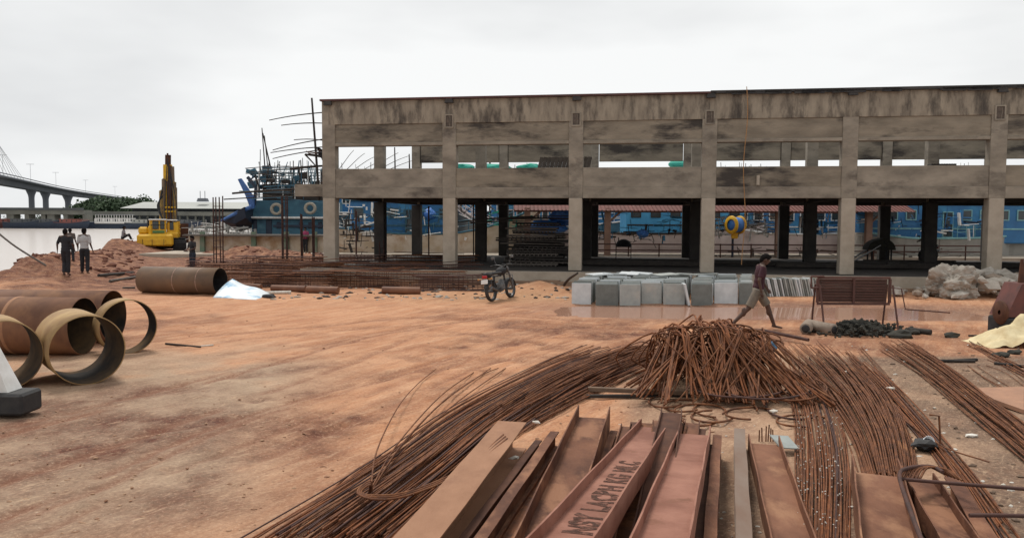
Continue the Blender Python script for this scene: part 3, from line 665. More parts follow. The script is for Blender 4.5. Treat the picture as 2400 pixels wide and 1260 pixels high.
def boat(label, loc, rz, L_, B_, H_, hullm, cabm, cab=(.12, .5, 2.2), trim=None, bowrise=.9, roofm=None, mast=True, name='fishing_trawler', group='fishing boats moored behind the building', cab2=None, win=6):
    b = thing(name, label, 'boat', loc, rz, group); trim = trim or M_white
    q = MB(); prof = hull_mesh(q, L_, B_, H_, bowrise); q.build('hull', hullm, b)
    q = MB()     # deck
    vs = []; n_ = 16
    for i in range(n_):
        t = i/(n_-1); w, z = prof(t); w = max(.03, w*.94); vs += [(t*L_, -w, z-.35), (t*L_, w, z-.35)]
    q.add(vs, [(2*i, 2*i+2, 2*i+3, 2*i+1) for i in range(n_-1)]); q.build('deck', M_woodm, b)
    q = MB()
    for s_ in (-1, 1):
        pts = [(i/(n_-1)*L_, s_*max(.03, prof(i/(n_-1))[0]), prof(i/(n_-1))[1]+.02) for i in range(n_)]; q.tube(pts, .07, 5)
    q.build('gunwale', trim, b)
    c0, c1, ch = cab; zc = prof(.4)[1]-.3; cw = B_*.66
    q = MB().box(((c0+c1)/2*L_, 0, zc+ch/2), ((c1-c0)*L_, cw, ch), bev=.05); cb = q.build('wheelhouse', cabm, b)
    MB().box(((c0+c1)/2*L_, 0, zc+ch+.05), ((c1-c0)*L_+.6, cw+.5, .1), bev=.03).build('cabin_roof', roofm or trim, b)
    for s_ in (-1, 1):
        for k in range(win):
            x = (c0+(c1-c0)*(k+.5)/win)*L_
            hgt = .55; zz = zc+ch*.68
            if k == win//2: hgt = 1.5; zz = zc+ch*.45
            w_ = MB().box((x, s_*(cw/2+.015), zz), (min(.55, (c1-c0)*L_/win*.55), .04, hgt)).build('window' if k != win//2 else 'doorway', M_glassd, cb)
            fr = MB(); ww = min(.55, (c1-c0)*L_/win*.55)
            for e_ in (-1, 1): fr.box((x+e_*(ww/2+.03), s_*(cw/2+.03), zz), (.06, .06, hgt+.12)); fr.box((x, s_*(cw/2+.03), zz+e_*(hgt/2+.03)), (ww, .06, .06))
            fr.build('window_frame', trim, w_)
        MB().box(((c0+c1)/2*L_, s_*(cw/2+.02), zc+ch*.35), ((c1-c0)*L_*.98, .03, .09)).build('band', trim, cb)
    if cab2:
        d0, d1, dh = cab2; MB().box(((d0+d1)/2*L_, 0, zc+ch+.1+dh/2), ((d1-d0)*L_, cw*.7, dh), bev=.05).build('upper_cabin', cabm, b)
        MB().box(((d0+d1)/2*L_, 0, zc+ch+dh+.14), ((d1-d0)*L_+.5, cw*.7+.4, .08)).build('upper_roof', trim, b)
    # rails
    q = MB()
    for s_ in (-1, 1):
        for k in range(9):
            t = .52+k*.05; w, z = prof(t); q.tube([(t*L_, s_*w*.95, z), (t*L_, s_*w*.95, z+.75)], .025, 4)
        for dz in (.4, .75): q.tube([((.52+k*.05)*L_, s_*prof(.52+k*.05)[0]*.95, prof(.52+k*.05)[1]+dz) for k in range(9)], .022, 4)
    q.build('railing', trim, b)
    if mast:
        q = MB().tube([(c1*L_+.6, 0, zc), (c1*L_+.6, 0, zc+ch+2.2)], .07, 6).tube([(c1*L_+.6, 0, zc+1.5), (c1*L_+3.5, 0, zc+ch+1.6)], .05, 6); q.build('mast', M_woodm, b)
    return b
WZ = -1.35
def bx(px, y): return P(px, 520, y).x
PI = math.pi
# big blue trawler at the left, bow with its blue visor to the left
y = 58.0
T1 = boat('big weathered blue trawler with tyres hung on its wheelhouse, left of the building', (bx(900, y), y, WZ), PI+.02, 11.5, 4.6, 2.2, M_cream, M_tealblue, (.05, .50, 2.35), M_white, .25, None, False, group='fishing boats moored behind the building', win=7)
# rebuilt wheelhouse upper storey, visor bow, tyres
def tyre(loc, r, label, par=None):
    q = MB(); M4 = Matrix.Rotation(PI/2, 4, 'X')
    prof = [(r*.55, -.07), (r*.6, -.12), (r*.85, -.13), (r, -.08), (r, .08), (r*.85, .13), (r*.6, .12), (r*.55, .07), (r*.55, -.07)]
    q.lathe(prof, M4, 20); o = q.build('hanging_tyre', mat('dusty_pale_tyre', (.42, .38, .30), (.3, .27, .22), .9, 6), None, loc); return tag(o, label, 'tyre', 'tyres on the blue trawler')
tyre(P(648, 490, 54.0), .42, 'left one of the two pale tyres hanging on the blue trawler wheelhouse'); tyre(P(727, 488, 54.0), .42, 'right one of the two pale tyres hanging on the blue trawler wheelhouse')
def pbox(name, px0, py0, px1, py1, y, dpt, m_, par=None, bev=.04):
    a = P(px0, py1, y); b_ = P(px1, py0, y)
    q = MB().box(((a.x+b_.x)/2, y+dpt/2, (a.z+b_.z)/2), (b_.x-a.x, dpt, b_.z-a.z), bev=bev)
    return q.build(name, m_, par)
bwh = thing('trawler_wheelhouse', 'tall dark blue trawler wheelhouse block with upper deck clutter behind the bamboo poles', 'boat')
pbox('wall', 590, 470, 770, 556, 54.6, 4.5, M_tealblue, bwh)
pbox('deck_edge', 565, 508, 772, 512, 54.2, 5.2, M_white, bwh)
pbox('upper_wall', 615, 432, 770, 470, 55.0, 3.5, M_woodd, bwh)
pbox('doorway', 593, 514, 602, 552, 54.55, .1, M_blued, bwh); pbox('doorway', 623, 514, 637, 552, 54.55, .1, M_blued, bwh)
for px in (648, 700, 722, 745): pbox('window', px, 520, px+10, 536, 54.56, .08, M_blued, bwh)
pbox('band', 640, 527, 768, 532, 54.5, .1, M_blued, bwh, .01)
q = MB()
for k in range(22):
    x = P(600+k*7.6, 400, 55).x
    q.tube([(x, 55, P(600, 434, 55).z), (x+random.uniform(-.05, .05), 55, P(600, 398+random.uniform(-8, 8), 55).z)], .035, 4)
for py in (398, 406, 412, 419, 426): q.tube([P(610+random.uniform(-8, 8), py, 55.1), P(770, py-1, 55.1)], .035, 4)
q.build('railing', mat('pale_teal_rail', (.16, .26, .30), (.3, .36, .38), .7, 3), bwh)
q = MB()
for k in range(26):
    a = P(random.uniform(588, 700), random.uniform(400, 440), 54.7+random.random()); q.box(a, (random.uniform(.2, .9), .3, random.uniform(.1, .35)), Matrix.Rotation(random.uniform(-.5, .5), 3, 'Y'))
q.build('deck_gear', M_tealblue, bwh)
q = MB()
for k in range(16):
    a = P(random.uniform(600, 760), random.uniform(404, 436), 54.5+random.random()); q.box(a, (random.uniform(.2, .8), .3, random.uniform(.08, .3)), Matrix.Rotation(random.uniform(-.4, .4), 3, 'Y'))
q.build('net_heap', M_woodd, bwh)
pbox('funnel', 614, 388, 628, 420, 55.2, 1, M_blued, bwh)
# bow visor: blue flared prow
def flat_poly(name, pts, y, th, m_, par, yb=None):
    q = MB(); n_ = len(pts); v = [P(px, py, y) for px, py in pts]; v2 = [Vector((p.x, p.y+th, p.z)) for p in v]
    q.add(v+v2, [tuple(range(n_)), tuple(range(n_, 2*n_))[::-1]]+[(i, i+n_, (i+1) % n_+n_, (i+1) % n_) for i in range(n_)]); return q.build(name, m_, par)
prw = thing('trawler_bow', 'raised dark blue trawler bow with an upright blue fin, jutting left over the quay', 'boat')
a0 = P(518, 519, 54); 
q = MB()
tip = P(519, 518, 54.5); ringpts = [(560, 500, 53.4, 56), (592, 486, 52.8, 57.2)]
vs = [tip]; fs = []
for (px, pyt, ya, yb) in ringpts:
    for (py_, y_) in ((pyt, ya), (pyt+24, ya+.3), (pyt+44, (ya+yb)/2), (pyt+24, yb-.3), (pyt, yb)):
        pz = P(px, py_, 54.5).z; vs.append(Vector((P(px, 500, 54.5).x, y_, pz)))
fs = [(0, 1, 2), (0, 2, 3), (0, 3, 4), (0, 4, 5), (0, 5, 1)]+[(1+k, 6+k, 7+k, 2+k) for k in range(4)]+[(5, 10, 6, 1), (6, 10, 9, 8, 7)]
q.add(vs, fs); q.build('hull', M_blued, prw)
q = MB().tube([P(519, 517, 53.9), P(556, 499, 53.4), P(592, 484, 52.9)], [.09, .14, .16], 6); q.build('rub_rail', mat('bright_blue_trim', (.05, .14, .36), (.04, .1, .28), .6, 3), prw)
flat_poly('fin', [(557, 420), (564, 418), (594, 462), (596, 486), (584, 482), (575, 458)], 53.6, .25, mat('bright_blue_trim', (.05, .14, .36)), prw)
MB().tube([P(596, 480, 54), P(600, 440, 54), P(585, 420, 54), P(580, 415, 54)], .12, 6).tube([P(582, 425, 54), P(600, 410, 54)], .06, 5).build('winch_arm', M_blued, prw)
# cream quay barge under it, with green posts
cb = thing('cream_barge', 'long low cream barge side with green posts behind the red soil heaps', 'barge')
a = P(440, 555, 50); e = P(770, 557, 50)
MB().box(((a.x+e.x)/2, 51.2, .1), (e.x-a.x, 2.2, 2.6), bev=.05).build('hull', M_cream, cb)
MB().box(((a.x+e.x)/2, 50.9, 1.42), (e.x-a.x+.2, 3.0, .10)).build('deck', M_woodm, cb)
for px in (475, 595, 672, 738): MB().box(P(px, 578, 49.95), (.28, .2, 1.9)).build('post', mat('green_post', (.12, .2, .13), (.2, .2, .15), .8, 3), cb)
# pale clutter of small boats left of the trawler
for i, (px, d, L_, lab) in enumerate([(505, 75, 6, 'small pale open boat lying nearest the blue bow'), (470, 110, 8, 'white canopied boat moored beyond the yellow rig'), (560, 90, 8, 'pale low boat under the blue bow')]):
    boat(lab, (P(px, 520, d).x-L_/2, d, WZ), .05*i, L_, 2.2, 1.5, M_white, M_greyhull, (.3, .6, 1.2), M_white, .3, M_white, False, name='small_boat', group='small pale boats left of the trawler', win=3)
# trawlers behind the building
y = 56
boat('cream and rust hulled trawler with its bow rising to the right, in the first bay', (bx(800, 52), 52, WZ), .10, 14.5, 4.6, 2.9, M_cream, M_blue, (.05, .5, 2.4), M_tealblue, .95, M_tealblue, True, cab2=None)
boat('grey hulled trawler with raised bow seen in the second bay', (bx(1330, 51), 53.5, WZ), PI-.08, 8.5, 4.2, 3.0, M_greyhull, M_blue2, (.05, .45, 2.2), M_pinkhull, .9, M_white, True)
boat('sky blue trawler with a pinkish white hull framed by the third bay', (bx(1300, 54), 55, WZ), .0, 16, 4.6, 2.95, M_pinkhull, M_blue2, (.30, .80, 2.55), M_woodd, .35, M_blue2, False, win=6)
boat('blue and white trawler in the fourth bay behind the yellow and blue reel', (bx(1700, 54), 55.5, WZ), .0, 13, 4.6, 2.95, M_pinkhull, M_blue, (.05, .7, 2.3), M_white, .3, M_white, True, win=8)
boat('blue trawler with white window frames in the fifth bay', (bx(2010, 50), 51, WZ), .0, 11, 4.4, 2.8, M_greyhull, M_blue, (.02, .97, 2.6), mat('pale_aqua_trim', (.25, .5, .52), None, .6), .1, mat('pale_aqua_trim', (.25, .5, .52)), True, win=9)
boat('blue trawler at the right edge behind the last visible column', (bx(2290, 50), 52, WZ), .0, 10, 4.4, 2.8, M_greyhull, M_blue, (.05, .95, 2.6), M_white, .1, M_white, True, win=8)
boat('dark blue trawler in a second row behind the first bays', (bx(780, 62), 62, WZ), .03, 13, 4.6, 3.6, M_tealblue, M_blue, (.05, .9, 3.0), M_white, .3, M_tealblue, True, win=8)
boat('blue trawler in a second row behind the second and third bays', (bx(1130, 62), 62, WZ), .03, 14, 4.6, 3.4, M_tealblue, M_blue, (.05, .9, 2.6), M_white, .3, M_white, True, win=8)
boat('blue trawler in a second row behind the fourth and fifth bays', (bx(1700, 63), 63, WZ), .0, 22, 4.6, 3.2, M_blued, M_blue, (.02, .97, 3.0), M_white, .2, M_tealblue, True, win=10)
# covered bundles and reels on the boats
def lumpy(name, label, cat, p, r, m_, seed, group=None):
    o = MB().rock((0, 0, 0), r, seed, 3, .3).build(name, m_, None, p); return tag(o, label, cat, group)
lumpy('tarpaulin_bundle', 'larger blue tarpaulin bundle seen in the second bay above the dark planks', 'tarpaulin', P(1282, 532, 49), (1.1, .8, .45), M_bluetarp, 3)
lumpy('tarpaulin_bundle', 'upper blue tarpaulin bundle beside the third column', 'tarpaulin', P(1318, 508, 49.5), (.9, .8, .5), M_bluetarp, 5)
lumpy('tarpaulin_bundle', 'small round blue bundle in the first bay', 'tarpaulin', P(1006, 502, 50), (.38, .4, .36), M_bluetarp, 8)
lumpy('tarpaulin_bundle', 'small blue tarpaulin cap above the white hull in the third bay', 'tarpaulin', P(1506, 547, 48), (.33, .4, .25), M_bluetarp, 9)
rl = thing('cable_reel', 'round reel with a yellow rim and blue core seen through the fourth bay', 'reel')
p = P(1724, 527, 46); Mr = Matrix.Translation(p) @ Matrix.Scale(.72, 4) @ Matrix.Rotation(.5, 4, 'Z') @ Matrix.Rotation(PI/2, 4, 'Y')
MB().lathe([(.45, -.5), (.72, -.5), (.74, -.44), (.72, -.38), (.45, -.38)], Mr, 24).lathe([(.45, .38), (.72, .38), (.74, .44), (.72, .5), (.45, .5)], Mr, 24).build('rim', M_yellow, rl)
MB().lathe([(0, -.42), (.58, -.42), (.62, -.2), (.62, .2), (.58, .62), (.3, .7), (0, .7)], Mr, 20).build('core', M_bluetarp, rl)
MB().box(p+Vector((-.05, 0, -.62)), (.35, .25, .35), bev=.04).build('bracket', M_yellow, rl)
MB().tube([(p.x-.05, 46.35, .35), (p.x-.05, 46.35, p.z+.1), (p.x-.05, 46.0, p.z)], .07, 6).build('stand', M_blued, rl)
gt = tag(MB().box((0, 0, 0), (1.9, .8, .55), bev=.2).build('green_tank', mat('sea_green_tank', (.04, .40, .30), (.03, .33, .25), .6, 3), None, P(1596, 385, 62)), 'bright sea green tank visible in the third upper window', 'tank')
for px, w_ in ((1085, 1.0), (1160, 1.3), (1240, 1.0)):
    lumpy('net_heap', 'sea green net heap seen through the gap of the upper windows', 'net', P(px, 394, 62), (w_, .6, .34), M_teal, px, 'green net heaps behind the upper floor')
for i in range(46):
    px = random.uniform(596, 768); d = random.uniform(53.6, 56); lean = random.gauss(0, 9)
    pole('rigging_pole', P(px, random.uniform(436, 470), d), P(px+lean, random.uniform(372, 418), d), random.choice((.025, .035, .05)), random.choice((M_woodd, M_woodd, M_tealblue, M_white)), 'thin pole in the tangle above the blue trawler wheelhouse', 'pole', 'poles above the wheelhouse', .02)
for i in range(18):
    y_ = random.uniform(392, 470); px = random.uniform(560, 660)
    pole('rigging_pole', P(px, y_, 53.2), P(px+random.uniform(60, 130), y_+random.gauss(0, 5), 53.2), .03, random.choice((M_woodd, M_woodm, M_tealblue)), 'thin level pole lashed across the blue trawler wheelhouse', 'pole', 'level poles on the wheelhouse', .03)
for i in range(60):   # thin rigging on the distant boats
    px = random.choice([random.uniform(1060, 1250), random.uniform(1690, 1800), random.uniform(2230, 2310), random.uniform(800, 870)])
    d = random.uniform(62, 66)
    pole('mast_pole', P(px, 470, d), P(px+random.uniform(-6, 6), random.uniform(380, 396), d), .035, M_white if i % 2 else M_woodd, 'thin mast of a far boat seen over the upper floor sill', 'pole', 'thin far masts', .02)
# cluttered gear on the boats in view through the bays
def deckgear(n_, x0, x1, y0, y1, d, label):
    q = MB()
    for k in range(n_):
        p = P(random.uniform(x0, x1), random.uniform(y0, y1), d+random.uniform(-.6, .6))
        if random.random() < .35: q.box(p, (random.uniform(.1, .9), .2, random.uniform(.03, .13)), Matrix.Rotation(random.gauss(0, .12)+(PI/2 if random.random() < .3 else 0), 3, 'Y'))
        elif random.random() < .5: q.tube([p, p+Vector((random.uniform(-1.3, 1.3), 0, random.gauss(0, .12)))], .02, 4)
        else: q.tube([p, p+Vector((random.gauss(0, .1), 0, random.uniform(-.5, .9)))], .022, 4)
    return q
for i, (a, m_, nm) in enumerate([((34, 795, 880, 480, 560, 49.5), M_white, 'white'), ((60, 795, 880, 500, 590, 47.5), M_woodd, 'dark'), ((70, 905, 1035, 490, 545, 50), M_tealblue, 'teal'), ((16, 905, 1120, 490, 560, 48.5), M_white, 'white'), ((30, 1150, 1240, 490, 540, 50), M_teal, 'green'), ((70, 1365, 1640, 538, 566, 49.6), M_woodd, 'brown'), ((60, 1370, 1640, 500, 560, 50), M_blue2, 'blue'), ((60, 1670, 1850, 505, 552, 49.4), M_white, 'white'), ((70, 1870, 2340, 505, 552, 48.6), M_blue, 'bright blue'), ((36, 1870, 2340, 500, 556, 48.4), M_white, 'white'), ((60, 1660, 2340, 585, 606, 46.5), M_woodm, 'grey'), ((50, 1670, 1840, 520, 548, 50), M_white, 'white'), ((40, 1690, 1990, 500, 545, 49), M_blued, 'navy'), ((30, 2020, 2340, 500, 545, 49), M_blued, 'navy'), ((30, 440, 590, 520, 556, 58), M_white, 'pale'), ((60, 450, 600, 530, 560, 53), M_greyhull, 'grey')]):
    tag(deckgear(*a, '').build('deck_gear', m_), kind='stuff', label='loose %s deck gear and netting on the moored boats' % nm)
# ferry and far boats
fe = thing('white_ferry', 'white two deck ferry with a navy hull moored on the far bank below the trees', 'ferry')
q = MB(); x0, x1 = wx(195, 340), wx(330, 340)
q.add([(x0+1.5, 338, -1.3), (x1-2.5, 338, -1.3), (x1, 338, .5), (x0, 338, 1.6), (x0+1.5, 344, -1.3), (x1-2.5, 344, -1.3), (x1, 344, .5), (x0, 344, 1.6)], [(0, 1, 2, 3), (7, 6, 5, 4), (0, 3, 7, 4), (1, 5, 6, 2), (3, 2, 6, 7)]); q.build('hull', M_blued, fe)
a = wx(222, 338); e = wx(318, 338)
MB().box(((a+e)/2, 340, 1.25), (e-a, 5, .9), bev=.1).build('lower_deck', M_white, fe); MB().box(((a+e)/2-1, 340, 3.0), ((e-a)*.86, 5, .35)).build('upper_deck', M_white, fe)
MB().box(((a+e)/2-1, 340, 4.6), ((e-a)*.8, 5, .2)).build('canopy', mat('far_grey', (.3, .31, .34), None, .8), fe)
for k in range(15):
    x = a+(e-a)*(.03+.9*k/14); MB().box((x, 337.6, 2.25), (.55 if k % 3 else 1.1, .2, 1.2)).build('post', M_white, fe); MB().box((x, 337.7, 3.9), (.2, .2, 1.3)).build('post', M_white, fe)
MB().box(((a+e)/2, 339, 2.2), ((e-a)*.9, 2, 1.2)).build('cabin', mat('far_glass', (.08, .09, .12), None, .4), fe)
for i, (px, lab, m_, cm) in enumerate([(5, 'red and pink hulled boat at the far left edge under the viaduct', M_maroon, mat('faded_red', (.32, .12, .10))), (168, 'dark red boat on the far bank just left of the white ferry', M_blued, mat('faded_red', (.32, .12, .10))), (100, 'low dark blue boat lying under the middle of the viaduct', M_blued, M_far_dark), (60, 'low dark boat under the left half of the viaduct', M_blued, M_far_dark), (400, 'grey blue boat moored behind the yellow rig', M_blued, M_far_roof), (440, 'dark fishing boat beyond the right side of the rig', M_blued, M_far_dark), (350, 'pale grey boat moored right of the white ferry', M_blued, M_far_roof)]):
    boat(lab, (wx(px, 335)-7, 335-i, WZ), 0, 15, 4, 2.4, m_, cm, (.2, .75, 1.8), cm, .5, cm, False, name='far_boat', group='boats along the far bank', win=4)

# jetty shed with red brown roof behind the building
sh = thing('jetty_shed', 'open jetty shed with a long red brown roof on thin posts behind the building', 'shed')
a = P(1205, 490, 47.5); e = P(2120, 495, 47.5)
q = MB(); q.add([(a.x, 47, 3.05), (e.x, 46.2, 3.05), (e.x, 48.4, 3.75), (a.x, 49.2, 3.75), (e.x, 50.6, 3.0), (a.x, 51.4, 3.0)], [(0, 1, 2, 3), (3, 2, 4, 5)])
for i in range(100):
    x = a.x+(e.x-a.x)*i/99; q.tube([(x, 46.99-.8*i/99, 3.07), (x, 49.2-.8*i/99, 3.77)], .03, 4)
q.build('roof', M_redroof, sh)
for px in (1236, 1424, 1640, 1825, 2036):
    x = P(px, 520, 47.3).x; q = MB().box((x, 47.3, 1.65), (.36, .3, 3.1)).tube([(x, 47.3, 2.3), (x+.9, 47.3, 3.1)], .07, 5); q.build('post', mat('pinkish_post', (.30, .19, .14), (.22, .14, .11), .9, 2), sh)
a2 = P(1400, 590, 46); e2 = P(2330, 590, 46)
q = MB()
for z in (.75, 1.1): q.tube([(a2.x, 46, z), (e2.x, 45.5, z)], .04, 5)
for i in range(14): x = a2.x+(e2.x-a2.x)*i/13; q.tube([(x, 45.8, .2), (x, 45.8, 1.15)], .04, 5)
tag(q.build('pipe_rail', M_rustd), 'low rusty pipe railing on the jetty edge behind the building', 'railing')
# jetty slab
jt = MB().box((9, 49, .2), (62, 5.0, .35)); tag(jt.build('jetty_slab', M_conc_plain), 'long concrete jetty slab between the building and the boats', 'jetty')
# ------------------------------------------------------------------ drilling rig
def rig():
    y = 57.0; g = P(380, 590, y); g.z = .22
    t = thing('piling_rig', 'tall bright yellow piling rig with raised mast standing on the red soil by the river', 'drilling rig', (g.x, g.y, g.z-.1), .417)
    px = y/1850.0                       # metres per measured pixel at the rig
    def X(p): return (p-380)*px
    def Z(p): return (590-p)*px
    def bx_(name, x0, y0, x1, y1, yc, d, m_, par=t, bev=.03):
        return MB().box(((X(x0)+X(x1))/2, yc, (Z(y0)+Z(y1))/2), (X(x1)-X(x0), d, Z(y0)-Z(y1)), bev=bev).build(name, m_, par)
    for (x0, x1) in ((334, 362), (404, 431)):
        q = MB(); cx = (X(x0)+X(x1))/2; w = (X(x1)-X(x0)); ln = 4.2
        prof = [(-ln/2, .35), (-ln/2+.3, .05), (ln/2-.3, .05), (ln/2, .35), (ln/2, .65), (ln/2-.3, .95), (-ln/2+.3, .95), (-ln/2, .65)]
        vs = [(cx-w/2, a, z) for a, z in prof]+[(cx+w/2, a, z) for a, z in prof]
        q.add(vs, [tuple(range(8)), tuple(range(8, 16))[::-1]]+[(i, i+8, (i+1) % 8+8, (i+1) % 8) for i in range(8)])
        for k in range(14): q.box((cx, -ln/2+.25+k*.285, .03), (w+.04, .12, .06)); q.box((cx, -ln/2+.25+k*.285, .97), (w+.04, .12, .06))
        for k in range(5): q.box((cx, -ln/2-.02-.0*k, .25+k*.13), (w+.04, .07, .07))
        q.build('crawler_track', M_black, t)
    bx_('undercarriage', 355, 583, 412, 572, .3, 3, M_black)
    bd = bx_('counterweight', 329, 576, 404, 549, -1.9, 1.1, M_yellow, bev=.12)
    bx_('panel', 341, 574, 388, 560, -2.47, .06, M_yellow, bd); 
    bx_('tool_box', 338, 578, 368, 576.5, -2.48, .05, M_beamd, bd)
    bx_('machine_body', 333, 574, 415, 545, -.2, 3.2, M_yellow, bev=.1)
    bx_('engine_cover', 332, 549, 352, 533, -1.0, 2.0, M_yellow, bev=.12)
    bx_('side_cover', 352, 552, 360, 530, -1.1, 1.8, M_yellow, bev=.08)
    cb = bx_('cab', 355, 552, 390, 516, -1.0, 1.8, M_yellow, bev=.06)
    bx_('windscreen', 361, 538, 374, 519, -1.92, .06, M_glassd, cb); bx_('windscreen', 377, 538, 386, 519, -1.92, .06, M_glassd, cb)
    bx_('cab_panel', 361, 547, 386, 541, -1.93, .05, mat('green_panel', (.10, .22, .08)), cb)
    bx_('cab_roof', 353, 518, 391, 515, -1.0, 2.1, M_white, cb)
    c2 = bx_('winch_house', 391, 556, 416, 522, -.6, 1.8, M_yellow, bev=.06)
    bx_('window', 397, 540, 405, 522, -1.52, .06, M_glassd, c2); bx_('grille', 392, 553, 405, 547, -1.52, .05, M_beamd, c2); bx_('roof', 390, 519, 414, 516, -.6, 2, M_white, c2)
    q = MB()
    for k in range(4): q.tube([(X(412+k*2), -1.2, Z(556)), (X(412+k*2), -1.2, Z(520))], .03, 4)
    for z in (528, 538, 548): q.tube([(X(411), -1.22, Z(z)), (X(420), -1.22, Z(z))], .03, 4)
    q.build('handrail', M_yellow, t)
    MB().tube([(X(418), .3, Z(570)), (X(418), .3, Z(532)), (X(428), .3, Z(530)), (X(430), .4, Z(570))], .28, 8).box((X(422), .4, Z(548)), (1.0, .8, 1.4)).build('hydraulic_drum', M_beamd, t)
    # mast: tapering box with lattice and side cylinders
    m_ = MB()
    for sx in (387.5, 391, 404.5):
        m_.tube([(X(sx), 1.0, Z(520)), (X(sx+(396-sx)*.2), 1.0, Z(386))], .10, 6)
    for k in range(16):
        z = 518-k*8.4; m_.tube([(X(388), 1.0, Z(z)), (X(403), 1.0, Z(z-8))], .05, 4)
    mm = m_.build('mast', M_yellow, t)
    MB().box((X(395.3), 1.15, (Z(516)+Z(388))/2), (X(399)-X(392.5), .45, Z(388)-Z(516)), bev=.05).build('mast_column', M_yellow, mm)
    MB().tube([(X(397.5), .85, Z(540)), (X(396.5), .85, Z(425))], .13, 8).build('kelly_bar', M_beamd, t)
    MB().tube([(X(401), .85, Z(530)), (X(400), .85, Z(388))], .10, 8).build('feed_tube', M_beamd, t)
    MB().tube([(X(405.5), 1.1, Z(520)), (X(404), 1.1, Z(390))], .2, 8).build('stay_tube', mat('dusty_mast_brown', (.2, .14, .09)), t)
    hd = MB()
    for sx in (392, 395.5, 398, 401): hd.tube([(X(sx), 1.0, Z(390)), (X(sx+.6), 1.0, Z(363 if sx != 395.5 else 359))], .07, 5)
    for z in (386, 376, 366): hd.tube([(X(391), 1.0, Z(z)), (X(403), 1.0, Z(z))], .06, 4)
    hd.build('mast_head', M_beamd, t)
    for (sx, z0, z1, r) in ((380.5, 516, 448, .16), (385.5, 516, 421, .13), (408.5, 516, 427, .15), (411.5, 516, 440, .11)):
        MB().tube([(X(sx), .8, Z(z0)), (X(sx+.8), .9, Z(z1))], r, 8).tube([(X(sx-1.5), .8, Z(z1)), (X(sx+2.5), .8, Z(z1))], .07, 5).build('hydraulic_cylinder', mat('dusty_mast_brown', (.2, .14, .09)) if sx in (385.5, 411.5) else mat('worn_yellow', (.42, .27, .05), (.12, .08, .05), .7, 2), t)
    for k in range(5): MB().tube(spline([(X(396+k*1.5), .6, Z(372+k*9)), (X(388+k*6), .1, Z(470)), (X(386+k*7), -.4, Z(522))], 12), .03, 4).build('cable', M_black, t)
    for k in range(3): MB().tube(spline([(X(384), .6, Z(440+k*10)), (X(376-k*2), .2, Z(485)), (X(384), -.2, Z(520))], 12), .045, 5).build('hose', M_black, t)
    for (a_, b_) in ((341, 560), (360, 560), (384, 560)): MB().box((X(a_), -2.49, Z(567)), (.03, .04, .42)).build('panel_seam', M_beamd, bd)
    MB().box((X(372), -1.93, Z(528.5)), (.9, .05, .05)).build('wiper_bar', M_black, cb); MB().tube([(X(352), -1.2, Z(545)), (X(352), -1.2, Z(512))], .06, 6).build('exhaust_pipe', M_black, t)
    MB().box((X(368), -1.6, Z(557)), (1.9, .7, .05)).build('walkway', M_beamd, t)
    for z in (497, 487): MB().tube([(X(386), .7, Z(z)), (X(411), .7, Z(z))], .06, 5).build('cross_brace', M_yellow, t)
rig()

